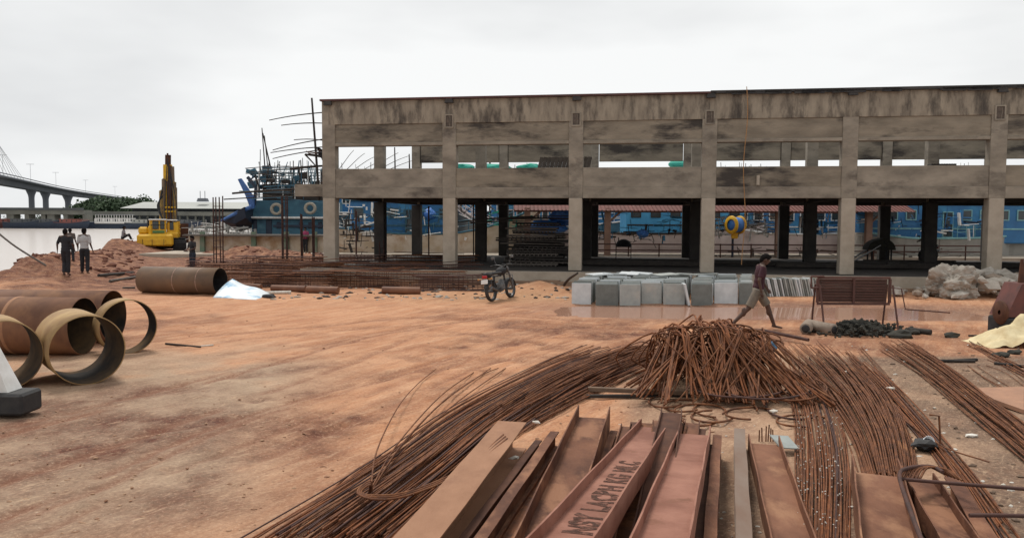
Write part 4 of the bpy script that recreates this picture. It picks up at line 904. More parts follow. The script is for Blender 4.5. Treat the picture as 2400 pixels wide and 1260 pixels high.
# ------------------------------------------------------------------ people
def person(label, loc, rz, J, cols, hgt=1.0, voxel=.014, name='person', cap=None, bare_legs=False, sleeve=.75, fingers=False, group=None, hold=None):
    """J: joints in metres, x right, y forward"""
    t = thing(name, label, 'person', loc, rz, group); t.scale = (hgt,)*3
    V = {k: Vector(v) for k, v in J.items()}
    shirt, legsm, skin, hairm = cols
    b = MB()
    hd = V['head']; nk = V['neck']; f = V.get('face', Vector((0, 1, 0))).normalized(); up = (hd-nk).normalized()
    Mh = Matrix((f.cross(up).normalized(), f, up)).transposed()
    def hp_(x, y, z): return hd+Mh @ Vector((x, y, z))
    b.ball(hd+Mh @ Vector((0, -.01, .02)), (.078, .098, .105), 14, 10, Mh)
    b.ball(hp_(0, .03, -.05), (.055, .065, .065), 12, 8, Mh)                # jaw
    b.ball(hp_(0, .098, -.01), (.014, .024, .026), 8, 6, Mh)                # nose
    for s_ in (-1, 1): b.ball(hp_(s_*.08, -.005, -.005), (.012, .022, .032), 8, 6, Mh)
    b.ball(hp_(0, .088, -.052), (.026, .012, .012), 8, 6, Mh)               # lips
    b.tube([nk-up*.06, hd-up*.05], [.058, .05], 10)
    ch, pv = V['chest'], V['pelvis']; mid = (ch+pv)/2
    sd = (V['shr']-V['shl']).normalized(); hdv = (V['hipr']-V['hipl']).normalized()
    Mt = Matrix((sd, (ch-pv).normalized().cross(sd).normalized(), (ch-pv).normalized())).transposed()
    b.ball(ch, (.155, .10, .19), 14, 10, Mt).ball(mid, (.13, .09, .16), 12, 8, Mt).ball(pv, (.145, .105, .13), 12, 8, Mt)
    b.tube([V['shl'], nk-up*.03, V['shr']], [.05, .062, .05], 8)
    for s_ in 'lr':
        b.tube([V['sh'+s_], V['el'+s_], V['wr'+s_]], [.052, .038, .026], 10); b.ball(V['el'+s_], .038)
        b.tube([V['hip'+s_], V['kn'+s_], V['an'+s_]], [.088, .056, .036], 10); b.ball(V['kn'+s_], .057); b.ball(V['sh'+s_], .056)
        kn, an = V['kn'+s_], V['an'+s_]; b.ball(kn.lerp(an, .28)+Vector((0, -.015, 0)), (.05, .052, .1))
        to = V['to'+s_]; b.tube([an+Vector((0, 0, -.03))-(to-an).normalized()*.05, an.lerp(to, .5)+Vector((0, 0, -.012)), to], [.034, .034, .022], 8, flat=.8); b.ball(an, .037)
        wr = V['wr'+s_]; hv = (wr-V['el'+s_]).normalized(); sdv = hv.cross(Vector((1, 0, 0)) if abs(hv.x) < .8 else Vector((0, 1, 0))).normalized(); pn = hv.cross(sdv)
        b.ball(wr+hv*.045, (.018, .036, .05), 8, 6, Matrix((pn, sdv, hv)).transposed())
        r_ = max(.0085, voxel*.62)
        for k in range(4):
            o_ = wr+hv*.085+sdv*(k-1.5)*.0205; ln = (.068, .078, .072, .055)[k]
            b.tube([o_-hv*.02, o_+hv*ln*.5+pn*.006, o_+hv*ln*.8+pn*.022*(1 if s_ == 'l' else -1)], [r_, r_, r_*.8], 6)
        th = wr+hv*.03+sdv*.03; b.tube([th, th+sdv*.03+hv*.025, th+sdv*.035+hv*.055], [r_*1.2, r_*1.1, r_*.85], 6)
    omesh('body', b, skin, t, voxel, 3)
    q = MB()
    q.ball(ch, (.172, .118, .20), 14, 10, Mt).ball(mid, (.15, .108, .18), 12, 8, Mt).ball(pv+(ch-pv)*.12, (.16, .12, .12), 12, 8, Mt)
    q.tube([V['shl']+(V['shr']-V['shl'])*.12-up*.02, nk-up*.04, V['shr']+(V['shl']-V['shr'])*.12-up*.02], [.05, .07, .05], 8)
    for s_ in 'lr':
        e_ = V['el'+s_] if sleeve >= 1 else V['sh'+s_].lerp(V['el'+s_], sleeve)
        q.tube([V['sh'+s_], e_], [.058, .056 if sleeve < 1 else .05], 10); q.ball(V['sh'+s_]-up*.012, .058)
        if sleeve > 1: q.tube([e_, V['wr'+s_].lerp(e_, .1)], [.05, .036], 10)
    omesh('shirt', q, shirt, t, voxel*1.1, 2)
    q = MB(); q.ball(pv-(ch-pv).normalized()*.02, (.158, .122, .125), 12, 8, Mt)
    for s_ in 'lr':
        if bare_legs: e_ = V['kn'+s_]; q.tube([V['hip'+s_], V['hip'+s_].lerp(e_, .95)], [.104, .092], 12)
        else: q.tube([V['hip'+s_], V['kn'+s_], V['an'+s_]+Vector((0, 0, .03))], [.10, .072, .062], 12); q.ball(V['kn'+s_], .072)
    omesh('shorts' if bare_legs else 'trousers', q, legsm, t, voxel*1.1, 2)
    if cap is not None:
        q = MB().ball(hp_(0, -.01, .035), (.12, .135, .13), 16, 10, Mh); h_ = omesh('helmet', q, cap[0], t, .012, 2)
        MB().ball(hp_(0, -.01, .07), (.112, .128, .105), 14, 8, Mh).build('helmet_shell', cap[1], h_)
    else:
        q = MB().ball(hp_(0, -.018, .04), (.088, .102, .10), 12, 8, Mh).ball(hp_(0, -.055, .0), (.075, .06, .085), 10, 8, Mh).ball(hp_(0, .055, .09), (.055, .04, .035), 10, 8, Mh)
        omesh('hair', q, hairm, t, voxel*.9, 1)
    for s_ in (-1, 1): MB().ball(hp_(s_*.03, .083, .012), .011, 8, 6).build('eye', mat('eye_white', (.5, .48, .45), (.05, .04, .04), .3, 60), t)
    return t
STAND = dict(pelvis=(0, 0, .93), chest=(0, .01, 1.27), neck=(0, 0, 1.45), head=(0, .015, 1.57), shl=(-.17, 0, 1.40), shr=(.17, 0, 1.40), ell=(-.22, -.03, 1.12), elr=(.22, -.03, 1.12), wrl=(-.24, .04, .88), wrr=(.24, .04, .88),
             hipl=(-.085, 0, .90), hipr=(.085, 0, .90), knl=(-.09, .02, .48), knr=(.09, .02, .48), anl=(-.09, -.02, .075), anr=(.09, -.02, .075), tol=(-.11, .15, .03), tor=(.11, .15, .03))
def pose(**k): d = dict(STAND); d.update(k); return d
# walking man: strides to the right of the picture, head bent, seen from his right front side
g = G(1760, 772)
Pw = pose(pelvis=(0, .02, .86), chest=(0, .06, 1.19), neck=(0, .09, 1.37), head=(0, .15, 1.475), face=(0, 1, -.35), shl=(-.17, .06, 1.32), shr=(.17, .07, 1.32),
          ell=(-.24, .13, 1.06), wrl=(-.22, .26, .86), elr=(.25, -.03, 1.06), wrr=(.25, .02, .82),
          hipl=(-.085, .02, .84), knl=(-.09, .24, .50), anl=(-.09, .39, .09), tol=(-.10, .57, .03), hipr=(.085, .0, .84), knr=(.09, -.19, .47), anr=(.09, -.50, .15), tor=(.10, -.36, .05))
person('man in a maroon shirt and khaki shorts striding past behind the tangled steel heap', (g.x+.12, g.y, 0), -PI/2-.05, Pw, (M_cloth_m, M_cloth_g, M_skin, M_hair), 1.05, .011, bare_legs=True, sleeve=.8)
g = G(156, 668); gs = .97
Pa = pose(knl=(-.09, .10, .48), anl=(-.07, -.02, .09), hipl=(-.07, 0, .9), hipr=(.07, 0, .9), anr=(.06, .04, .075), knr=(.07, .05, .48), tor=(.08, .2, .03), tol=(-.08, .14, .06), ell=(-.27, -.02, 1.13), wrl=(-.30, .06, .92), elr=(.26, -.04, 1.14), wrr=(.27, .08, .95))
person('man in black shirt and trousers walking away, left of the man in pale checks', (g.x, g.y, zg(g.x, g.y)), .15, Pa, (M_cloth_k, M_cloth_k, M_skin, M_hair), .99, .016, sleeve=.9)
g = G(200, 662)
Pb = pose(knl=(-.11, .05, .48), anl=(-.14, .10, .075), tol=(-.15, .27, .03), knr=(.10, .0, .48), anr=(.14, -.12, .09), tor=(.15, .04, .05), wrl=(-.27, .10, .93), wrr=(.26, .05, .9))
person('man in a pale checked shirt and black trousers walking towards the river', (g.x, g.y, zg(g.x, g.y)), .1, Pb, (M_cloth_w, M_cloth_k, M_skin, M_hair), 1.02, .016, sleeve=.95)
g = G(167, 648)
person('dim figure half hidden between the black shirted and the pale shirted men', (g.x, g.y, zg(g.x, g.y)), .3, Pb, (mat('grey_brown_cloth', (.10, .08, .07)), M_cloth_k, M_skin, M_hair), .84, .018)
SIT = pose(pelvis=(0, 0, .12), chest=(0, .06, .44), neck=(0, .08, .62), head=(0, .1, .75), shl=(-.17, .06, .57), shr=(.17, .06, .57), ell=(-.22, .12, .33), elr=(.22, .12, .33), wrl=(-.12, .32, .28), wrr=(.12, .32, .28),
           hipl=(-.085, .02, .11), hipr=(.085, .02, .11), knl=(-.12, .40, .30), knr=(.12, .40, .30), anl=(-.12, .52, .0), anr=(.12, .52, .0), tol=(-.12, .68, -.02), tor=(.12, .68, -.02))
g = P(288, 573, 54)
person('small figure in grey sitting on the river bank left of the yellow rig', (g.x, g.y, max(.52, float(zg(g.x, g.y)))), -.9, SIT, (mat('grey_cloth', (.22, .2, .21)), M_cloth_k, M_skin, M_hair), 1.0, .018)
g = GZ(452, 638)
person('dark figure standing in shade behind the big rusty pipe', (g.x, g.y, g.z-.05), 2.6, pose(wrl=(-.1, .3, 1.05), wrr=(.1, .3, 1.05), ell=(-.25, .05, 1.13), elr=(.25, .05, 1.13)), (M_black, mat('dark_denim', (.02, .03, .05)), M_skin, M_hair), 1.0, .016)
g = P(707, 556, 49.0)
person('man in a pink shirt standing on the cream barge deck', (g.x, 49.9, 1.47-1.13), 2.9, STAND, (M_cloth_r, M_cloth_k, M_skin, M_hair), .95, .018)
# upper worker on a scaffold plank
wk = B2W(-.62, 1.0, 3.9)
person('dark silhouetted worker reaching out at the left end of the upper storey', (wk.x, wk.y, wk.z), 1.7, pose(chest=(0, .12, 1.22), head=(0, .25, 1.46), neck=(0, .18, 1.36), shl=(-.17, .12, 1.33), shr=(.17, .12, 1.33), ell=(-.2, .42, 1.32), wrl=(-.15, .68, 1.36), elr=(.2, .36, 1.25), wrr=(.12, .62, 1.3), knl=(-.12, .12, .48), knr=(.12, -.04, .48), anl=(-.15, .1, .07), anr=(.14, -.14, .07), tol=(-.15, .25, .03), tor=(.14, .0, .03)), (M_cloth_k, M_cloth_k, M_skin, M_hair), .95, .016)

# ------------------------------------------------------------------ motorcycle
M_dsteel = mat('dull_metal', (.16, .16, .165), (.07, .07, .07), .45, 8, metal=.6)
def motorcycle(label, loc, rz, body=M_black, group=None):
    t = thing('motorcycle', label, 'motorcycle', loc, rz, group)     # forward = +Y
    for (y_, nm) in ((0, 'wheel'), (1.27, 'wheel')):
        M4 = Matrix.Translation((0, y_, .30)) @ Matrix.Rotation(PI/2, 4, 'Y'); r = .30; hw = .055 if y_ == 0 else .045
        w = MB().lathe([(r-.06, -hw*.8), (r-.02, -hw), (r, -hw*.4), (r, hw*.4), (r-.02, hw), (r-.06, hw*.8), (r-.06, -hw*.8)], M4, 28).build(nm, M_rubber, t)
        MB().lathe([(r-.075, -.03), (r-.055, -.035), (r-.055, .035), (r-.075, .03), (r-.075, -.03)], M4, 28).lathe([(0, -.07), (.045, -.07), (.045, .07), (0, .07)], M4, 12).build('rim', M_dsteel, w)
        q = MB()
        for k in range(18):
            a = k*PI/9; q.tube([M4 @ Vector((.04*math.cos(a+.3), .04*math.sin(a+.3), .03*(-1)**k)), M4 @ Vector(((r-.06)*math.cos(a), (r-.06)*math.sin(a), 0))], .003, 3)
        q.build('spokes', M_dsteel, w)
        MB().lathe([(r+.03, -.06), (r+.035, -.05), (r+.035, .05), (r+.03, .06)], M4, 20, True, *((PI*.55, PI*1.35) if y_ else (PI*.6, PI*1.4))).build('mudguard', body, t)
    q = MB()
    for s_ in (-1, 1):
        q.tube([(s_*.1, 0, .3), (s_*.1, .45, .36), (s_*.06, .8, .45)], .02, 6); q.tube([(s_*.1, .02, .3), (s_*.11, .1, .72)], .024, 8)
        q.tube([(s_*.05, .15, .74), (s_*.05, .62, .72), (0, 1.0, .86)], .02, 6)
    q.tube([(0, 1.0, .86), (0, .82, .3), (0, .4, .26)], .022, 6); q.build('frame', M_black, t)
    MB().box((0, .60, .40), (.24, .34, .24), bev=.05).lathe([(.09, 0), (.095, .02), (.09, .04), (.095, .06), (.09, .08), (.095, .1), (.07, .13), (0, .13)], Matrix.Translation((0, .7, .48)) @ Matrix.Rotation(-.4, 4, 'X'), 14).build('engine', mat('engine_metal', (.16, .16, .16), (.07, .07, .07), .5, 12), t)
    q = MB().ball((0, .78, .86), (.14, .25, .13), 14, 10); q.build('fuel_tank', body, t)
    MB().box((0, .32, .82), (.25, .62, .09), bev=.04).build('seat', M_rubber, t)
    MB().box((0, -.12, .78), (.17, .34, .13), Matrix.Rotation(-.2, 3, 'X'), bev=.05).build('tail_fairing', body, t)
    MB().box((0, -.30, .74), (.17, .05, .09), bev=.02).build('tail_light', mat('red_lens', (.42, .015, .02), (.3, .01, .015), .25, 3), t)
    MB().box((0, -.34, .60), (.22, .015, .13), Matrix.Rotation(-.25, 3, 'X'), bev=.006).build('number_plate', M_white, t)
    for s_ in (-1, 1): MB().tube([(s_*.09, -.28, .68), (s_*.2, -.29, .68)], .012, 5).ball((s_*.22, -.29, .68), .028).build('indicator', mat('amber_lens', (.5, .2, .03), None, .3), t)
    q = MB()
    for s_ in (-1, 1): q.tube([(s_*.1, 1.27, .3), (s_*.1, 1.12, .72), (s_*.09, 1.0, .98)], [.026, .03, .022], 8)
    q.build('fork', M_dsteel, t)
    q = MB().tube([(-.36, .84, 1.03), (-.2, .92, 1.06), (0, .98, 1.0), (.2, .92, 1.06), (.36, .84, 1.03)], .013, 6); hb = q.build('handlebar', M_dsteel, t)
    for s_ in (-1, 1):
        MB().tube([(s_*.26, .89, 1.05), (s_*.38, .83, 1.03)], .019, 8).build('grip', M_rubber, hb)
        MB().tube([(s_*.22, .92, 1.06), (s_*.28, .95, 1.24)], .007, 5).box((s_*.32, .94, 1.27), (.13, .02, .08), bev=.01).build('mirror', M_dsteel, hb)
    MB().ball((0, 1.12, .9), (.10, .09, .11), 12, 8).build('headlight', M_dsteel, t); MB().box((0, 1.02, 1.02), (.16, .05, .12), Matrix.Rotation(.5, 3, 'X'), bev=.02).build('instrument_panel', M_black, t)
    MB().tube([(.12, .6, .3), (.15, .3, .26), (.16, -.05, .36), (.16, -.25, .42)], [.02, .025, .045, .045], 10).build('exhaust', M_dsteel, t)
    MB().tube([(.12, .8, .32), (.33, .84, .34), (.33, .86, .72), (.1, .9, .76)], .014, 6).tube([(-.12, .8, .32), (-.33, .84, .34), (-.33, .86, .72), (-.1, .9, .76)], .014, 6).build('crash_guard', M_dsteel, t)
    MB().tube([(.14, -.2, .45), (.2, -.2, .75), (.2, .25, .74)], .01, 5).tube([(-.1, .05, .78), (-.1, -.28, .86), (.1, -.28, .86), (.1, .05, .78)], .013, 6).build('grab_rail', M_dsteel, t)
    return t
RIDE = pose(pelvis=(0, -.02, .93), chest=(0, .17, 1.2), neck=(0, .31, 1.34), head=(0, .40, 1.44), face=(0, 1, -.1), shl=(-.18, .26, 1.29), shr=(.18, .26, 1.29), ell=(-.30, .48, 1.14), elr=(.30, .48, 1.14), wrl=(-.33, .72, 1.06), wrr=(.33, .72, 1.06),
            hipl=(-.1, .0, .90), hipr=(.1, .0, .90), knl=(-.2, .42, .76), knr=(.2, .42, .76), anl=(-.17, .38, .36), anr=(.17, .38, .36), tol=(-.18, .55, .33), tor=(.18, .55, .33))
g = G(1153, 707); fw = G(1190, 700); rz = -math.atan2(fw.x-g.x, fw.y-g.y)
zb = float(zg(g.x, g.y))
motorcycle('black motorcycle with red tail light parked facing away in front of the dark planks', (g.x, g.y, zb), rz).rotation_euler[1] = -.12
g2 = B2W(26.0, 9.2, Z0+.03)
m2_ = motorcycle('dim motorcycle and its rider inside the ground floor of the fifth bay', (g2.x, g2.y, g2.z), PI*.72)
m2_['label'] = 'shaded motorcycle inside the ground floor of the fifth bay'
person('dark figure sitting on the shaded motorcycle inside the fifth bay', (g2.x, g2.y, g2.z), PI*.72, {k: (Vector(v)+Vector((0, .2, 0)) if k != 'face' else v) for k, v in RIDE.items()}, (M_cloth_k, M_cloth_k, M_skin, M_hair), 1.0, .018)

# dark covered handcart inside the fifth bay
hc = thing('handcart', 'dark covered handcart tipped on its handles inside the fifth bay', 'handcart', B2W(23.35, 9, Z0+.03), BA)
q = MB(); vs = []; nn = 14
for i in range(nn):
    a = PI*i/(nn-1); vs += [(.62*math.cos(a)+.15, -.45, .62+.62*math.sin(a)*(.9 if a < 1.5 else .8)), (.62*math.cos(a)+.15, .45, .62+.62*math.sin(a)*(.9 if a < 1.5 else .8))]
q.add(vs, [(2*i, 2*i+1, 2*i+3, 2*i+2) for i in range(nn-1)]+[tuple(range(0, 2*nn, 2)), tuple(range(1, 2*nn, 2))[::-1]]); q.build('cover', M_coal, hc)
MB().tube([(-1.15, -.4, .02), (.1, -.42, .85)], .045, 6).tube([(-1.15, .4, .02), (.1, .42, .85)], .045, 6).build('shaft', M_steel, hc)
for x in (-.25, .6):
    for y_ in (-.35, .35): MB().tube([(x, y_, .62), (x, y_, .0)], .04, 6).build('leg', M_black, hc)
# black basin on a trestle in the third bay
tb = thing('trestle_basin', 'black domed basin upturned on a thin trestle framed by the third bay', 'basin', B2W(11.55, 10.6, Z0+.03), BA)
MB().lathe([(.42, 0), (.40, .12), (.30, .27), (.12, .36), (0, .37)], Matrix.Translation((0, 0, .62)), 20).build('basin', M_black, tb)
q = MB()
for sx in (-.38, .38):
    for sy in (-.25, .25): q.tube([(sx, sy, 0), (sx, sy, .62)], .02, 5)
for z in (.3, .6): q.tube([(-.38, -.25, z), (.38, -.25, z), (.38, .25, z), (-.38, .25, z)], .015, 4, closed=True)
q.build('trestle', M_rustd, tb)

# ------------------------------------------------------------------ timber and shuttering stack in the second bay
for lvl in range(17):
    for k in range(2):
        ln = random.uniform(2.2, 3.1); u = 8.05+random.uniform(-.25, .25)-(.028*lvl*(1 if lvl > 9 else 0)); w = 3.0+k*.9+random.uniform(-.1, .1)
        if lvl > 10: u += .25; ln *= .78
        q = MB().box((0, 0, 0), (ln, .7, random.choice((.05, .07, .09))), Euler((random.uniform(-.02, .02), random.uniform(-.02, .03), 0)).to_matrix(), bev=.008)
        if random.random() < .5:
            for i in range(12): q.box((-ln/2+ln*(i+.5)/12, -.36, -.05), (.06, .05, .05))
        p = B2W(u, w, Z0+.09+lvl*.108)
        tag(q.build('shuttering_board', random.choice((M_woodd, M_woodd, M_woodm)), None, p, BA+random.uniform(-.05, .05)), 'dark board in the long stack of shuttering beside the third column', 'board', 'boards stacked in the second bay')
for k in range(7):
    u = 6.2+random.uniform(-.5, .5)+k*.3; pole('loose_batten', B2W(u-1.4, 2.6+k*.1, Z0+1.75+k*.04+random.uniform(0, .15)), B2W(u+1.9, 2.8+k*.1, Z0+1.9+random.uniform(0, .25)), .03, M_woodd, 'loose dark batten lying across the shuttering stack', 'batten', 'battens on the shuttering stack', .03)
for k in range(14):
    ln = random.uniform(3.5, 6.0); u = random.uniform(11, 30); w = random.uniform(3.5, 8)
    tag(MB().box((0, 0, .12), (ln, .25, random.uniform(.08, .22)), bev=.01).build('floor_plank', M_woodd, None, B2W(u, w, Z0+.02), BA+random.uniform(-.04, .04)), 'dark plank lying on the shaded ground floor', 'plank', 'planks on the ground floor')
# ------------------------------------------------------------------ large steel pipes at the left
def pipe(name, label, cf, ax, ln, D, m_out, m_in, th=.014, seams=(), group=None, z0=None):
    """cf = ground point under the front rim centre, ax = heading of the far end (radians from +Y towards +X)"""
    a = Vector((math.sin(ax), math.cos(ax), 0)); r = D/2
    t = thing(name, label, 'pipe', (cf.x, cf.y, (z0 if z0 is not None else float(zg(cf.x, cf.y)))), 0, group)
    M4 = Matrix.Translation((0, 0, r-.005)) @ a.to_track_quat('Z', 'Y').to_matrix().to_4x4()
    MB().lathe([(r-th, .0), (r, .0), (r, ln), (r-th, ln)], M4, 64).build('shell', m_out, t)
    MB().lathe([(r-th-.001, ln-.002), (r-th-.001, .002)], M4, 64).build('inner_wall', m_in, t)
    for (z, w, m_) in seams: MB().lathe([(r, z-w), (r+.008, z-w*.4), (r+.008, z+w*.4), (r, z+w)], M4, 64).build('weld_seam', m_, t)
    return t
M_seam = mat('weld_seam_rust', (.38, .19, .09), (.28, .14, .08), .8, 6)
M_seamp = mat('chalky_seam', (.42, .28, .22), (.2, .12, .08), .8, 9)
pipe('pipe_ring', 'short ochre pipe ring nearest the middle, largest in the picture', G(208, 900), R(-40), 1.15, 1.0, M_pipe_y, M_pipe_in, group='short ochre pipe rings')
pipe('pipe_ring', 'short ochre pipe ring cut by the left picture edge beside the white barrier', G(11, 914), R(-40), 1.0, .97, M_pipe_y, M_pipe_in, group='short ochre pipe rings')
pipe('pipe_ring', 'narrow ochre pipe ring standing farthest right of the pipes, sand seen through it', G(303, 829), R(-42), .42, .96, M_pipe_y, M_pipe_in, group='short ochre pipe rings')
pipe('steel_pipe', 'long rusty pipe lying behind the short rings, nearer of two', Vector((-7.50, 13.75, 0)), R(-88), 9, 1.0, M_pipe_r, M_pipe_in, seams=((1.15, .03, M_seam), (4, .03, M_seam)), group='long rusty pipes')
pipe('steel_pipe', 'long rusty pipe lying farther back with its black mouth behind the narrow ring', Vector((-7.72, 15.2, 0)), R(-88), 9, 1.0, M_pipe_r, M_pipe_in, seams=((3.0, .03, M_seam),), group='long rusty pipes')
g = G(517, 690)
pipe('steel_pipe', 'lone dark brown pipe on the open ground with a blue white sheet at its mouth', Vector((g.x, g.y, 0)), R(-78), 2.75, .85, mat('dark_brown_pipe', (.17, .10, .055), (.11, .07, .045), .65, 1.6, col3=(.24, .12, .055)), M_black, seams=((.62, .012, M_seamp), (1.45, .014, M_seamp)))
# bent blue white sheet
q = MB(); w0 = [G(500, 699), G(598, 703), G(648, 697)]; n_ = 12; vs = []
A, Bp, Cp, Dp = G(498, 699), G(545, 655, .0), G(640, 694), G(600, 703)
Bt = P(545, 656, 25.2)
for i in range(n_+1):
    for j in range(n_+1):
        u = i/n_; v = j/n_
        p = (A*(1-u)+Dp*u)*(1-v)+(Bt*(1-u)+P(640, 690, 24.8)*u)*v
        p = p+Vector((0, 0, .07*math.sin(3.0*u+1)*math.sin(PI*v)+.03*math.sin(9*u+2*v)*v+.015)); vs.append(p)
q.add(vs, [(i*(n_+1)+j, (i+1)*(n_+1)+j, (i+1)*(n_+1)+j+1, i*(n_+1)+j+1) for i in range(n_) for j in range(n_)], True)
o = q.build('bent_sheet', mat('blue_white_sheet', (.74, .78, .80), (.62, .70, .75), .5, 2.0, col3=(.22, .42, .60), lo3=.54, hi3=.62, scale3=1.6)); md = o.modifiers.new('t', 'SOLIDIFY'); md.thickness = .01
tag(o, 'pale blue and white bent sheet propped against the mouth of the brown pipe', 'sheet')
tag(MB().rock((0, 0, .03), (.22, .16, .09), 4, 2).build('black_bag', M_black, None, G(633, 697)), 'small black bag at the right tip of the blue white sheet', 'bag')
def log(px0, py0, px1, py1, r, label, m_=None, name='casing_pipe', cat='pipe'):
    a = G(px0, py0, 0); b_ = G(px1, py1, 0); a.z = r+float(zg(a.x, a.y)); b_.z = r+float(zg(b_.x, b_.y)); q = MB()
    d = (b_-a); pts = [a, a+d*.02, a+d*.5, b_-d*.02, b_]; q.tube(pts, [r*.94, r, r, r, r*.94], 14); o = q.build(name, m_ or M_pipe_r)
    return tag(o, label, cat)
log(637, 683, 716, 685, .11, 'left half of the jointed rusty tube lying before the cages'); log(720, 687, 793, 689, .12, 'right half of the jointed rusty tube, black mouth at its right end')
log(896, 688, 985, 689, .12, 'rusty tube lying alone between the cages and the motorcycle'); log(565, 676, 612, 678, .09, 'short rusty tube just above the blue white sheet')
log(614, 690, 682, 688, .05, 'thin pale tube lying right of the blue white sheet', M_litter)
log(232, 664, 312, 648, .06, 'dark squared timber leading to the left end of the lone pipe', M_woodd, 'timber', 'timber'); log(258, 668, 318, 655, .05, 'second thin timber beside the lone pipe', M_woodm, 'timber', 'timber'); log(288, 679, 316, 677, .03, 'short stick near the left end of the lone pipe', M_woodm, 'timber', 'timber')
log(388, 806, 470, 814, .018, 'bent dark stick lying on the open dirt right of the rings', M_woodd, 'stick', 'stick'); log(470, 812, 500, 809, .015, 'pale tip of broken stick on the open dirt', M_litter, 'stick', 'stick')
# mooring rope at the far left
a = P(-60, 520, 24); tag(MB().tube(spline([P(-40, 515, 30), P(30, 573, 30), P(108, 622, 30)], 12), .035, 6).build('mooring_rope', M_woodm), 'slack rope slanting down to the river bank at the far left', 'rope')
# white barrier on a black base at the left edge
wb = thing('road_barrier', 'white barrier with a red top on a black rubber base at the left edge', 'barrier', (G(10, 985).x-.35, G(10, 985).y+.25, 0))
MB().box((.06, 0, .17), (.95, .42, .26), bev=.03).build('base', M_rubber, wb)
q = MB(); q.add([(-.5, -.14, .305), (.33, -.14, .305), (.33, .14, .305), (-.5, .14, .305), (-.4, -.06, 1.02), (.02, -.06, 1.02), (.02, .06, 1.02), (-.4, .06, 1.02)], [(0, 1, 5, 4), (1, 2, 6, 5), (2, 3, 7, 6), (3, 0, 4, 7), (4, 5, 6, 7)]); q.build('panel', M_white, wb)
MB().box((-.19, 0, 1.08), (.44, .14, .11), bev=.02).build('top_rail', mat('red_paint', (.35, .04, .04), (.25, .05, .05), .6, 6), wb)
# ------------------------------------------------------------------ reinforcement cages on the ground
def cage(px, py, ln, w, h, rz, label, nb=7):
    p = G(px, py, 0); z = float(zg(p.x, p.y)); q = MB()
    for i in range(nb):
        for j in range(nb):
            if 0 < i < nb-1 and 0 < j < nb-1: continue
            y_ = -w/2+w*i/(nb-1); z_ = h*j/(nb-1)+.03
            q.tube([(-ln/2-random.uniform(0, .3), y_, z_), (0, y_+random.uniform(-.02, .02), z_-.015), (ln/2+random.uniform(0, .3), y_, z_+random.uniform(-.03, .03))], .013, 4)
    o = q.build('rebar_cage', random.choice((M_rustd, M_rustd, M_rust)), None, (p.x, p.y, z), rz); o_ = tag(o, label, 'rebar cage')
    q = MB(); n_ = int(ln/.16)
    for k in range(n_):
        x = -ln/2+ln*(k+.5)/n_+random.uniform(-.02, .02); q.tube([(x, -w/2, .03), (x, w/2, .03), (x+random.uniform(-.02, .02), w/2, h+.03), (x, -w/2, h+.03)], .007, 3, closed=True)
    q.build('stirrups', M_rustd, o); return o
cg = [(600, 672, 5.2, .5, .5, -.05, 'lowest rusty cage at the left front of the heap, behind the sheet'), (760, 672, 5.0, .5, .55, .02, 'long rusty cage lying in front, behind the jointed tube'), (930, 674, 4.6, .5, .55, -.06, 'rusty cage lying in front, behind the lone tube'), (1062, 680, 2.2, .45, .5, .1, 'rusty cage end lying just left of the motorcycle'),
      (640, 655, 5.5, .5, .6, .05, 'second row rusty cage behind the sheet, lying flat'), (820, 655, 5.6, .5, .65, -.04, 'second row rusty cage in the middle of the heap'), (985, 660, 4.5, .5, .65, -.1, 'second row rusty cage in front of the second column'), (560, 640, 4.2, .5, .5, .1, 'rusty cage at the left rear end of the heap'),
      (720, 636, 6, .5, .65, .0, 'rusty cage at the rear of the heap in front of the first column'), (900, 640, 6, .5, .8, -.08, 'tall rear rusty cage between the first and second columns'), (1020, 645, 3.4, .5, .85, -.12, 'tall rear rusty cage at the foot of the second column')]
for c_ in cg: cage(*c_)
for i in range(34):
    px = random.uniform(470, 1050); py = random.uniform(628, 676); p = G(px, py); ln = random.uniform(2.5, 5); a = random.uniform(-.18, .12); z = float(zg(p.x, p.y))+random.uniform(.3, .85)
    tag(MB().tube([(p.x-ln/2, p.y-a*ln/2, z), (p.x, p.y, z-.06), (p.x+ln/2, p.y+a*ln/2, z+random.uniform(-.1, .12))], .014, 4).build('loose_bar', random.choice((M_rustd, M_rust))), 'loose rusty bar lying across the rebar cages', 'steel bar', 'loose bars on the cages')
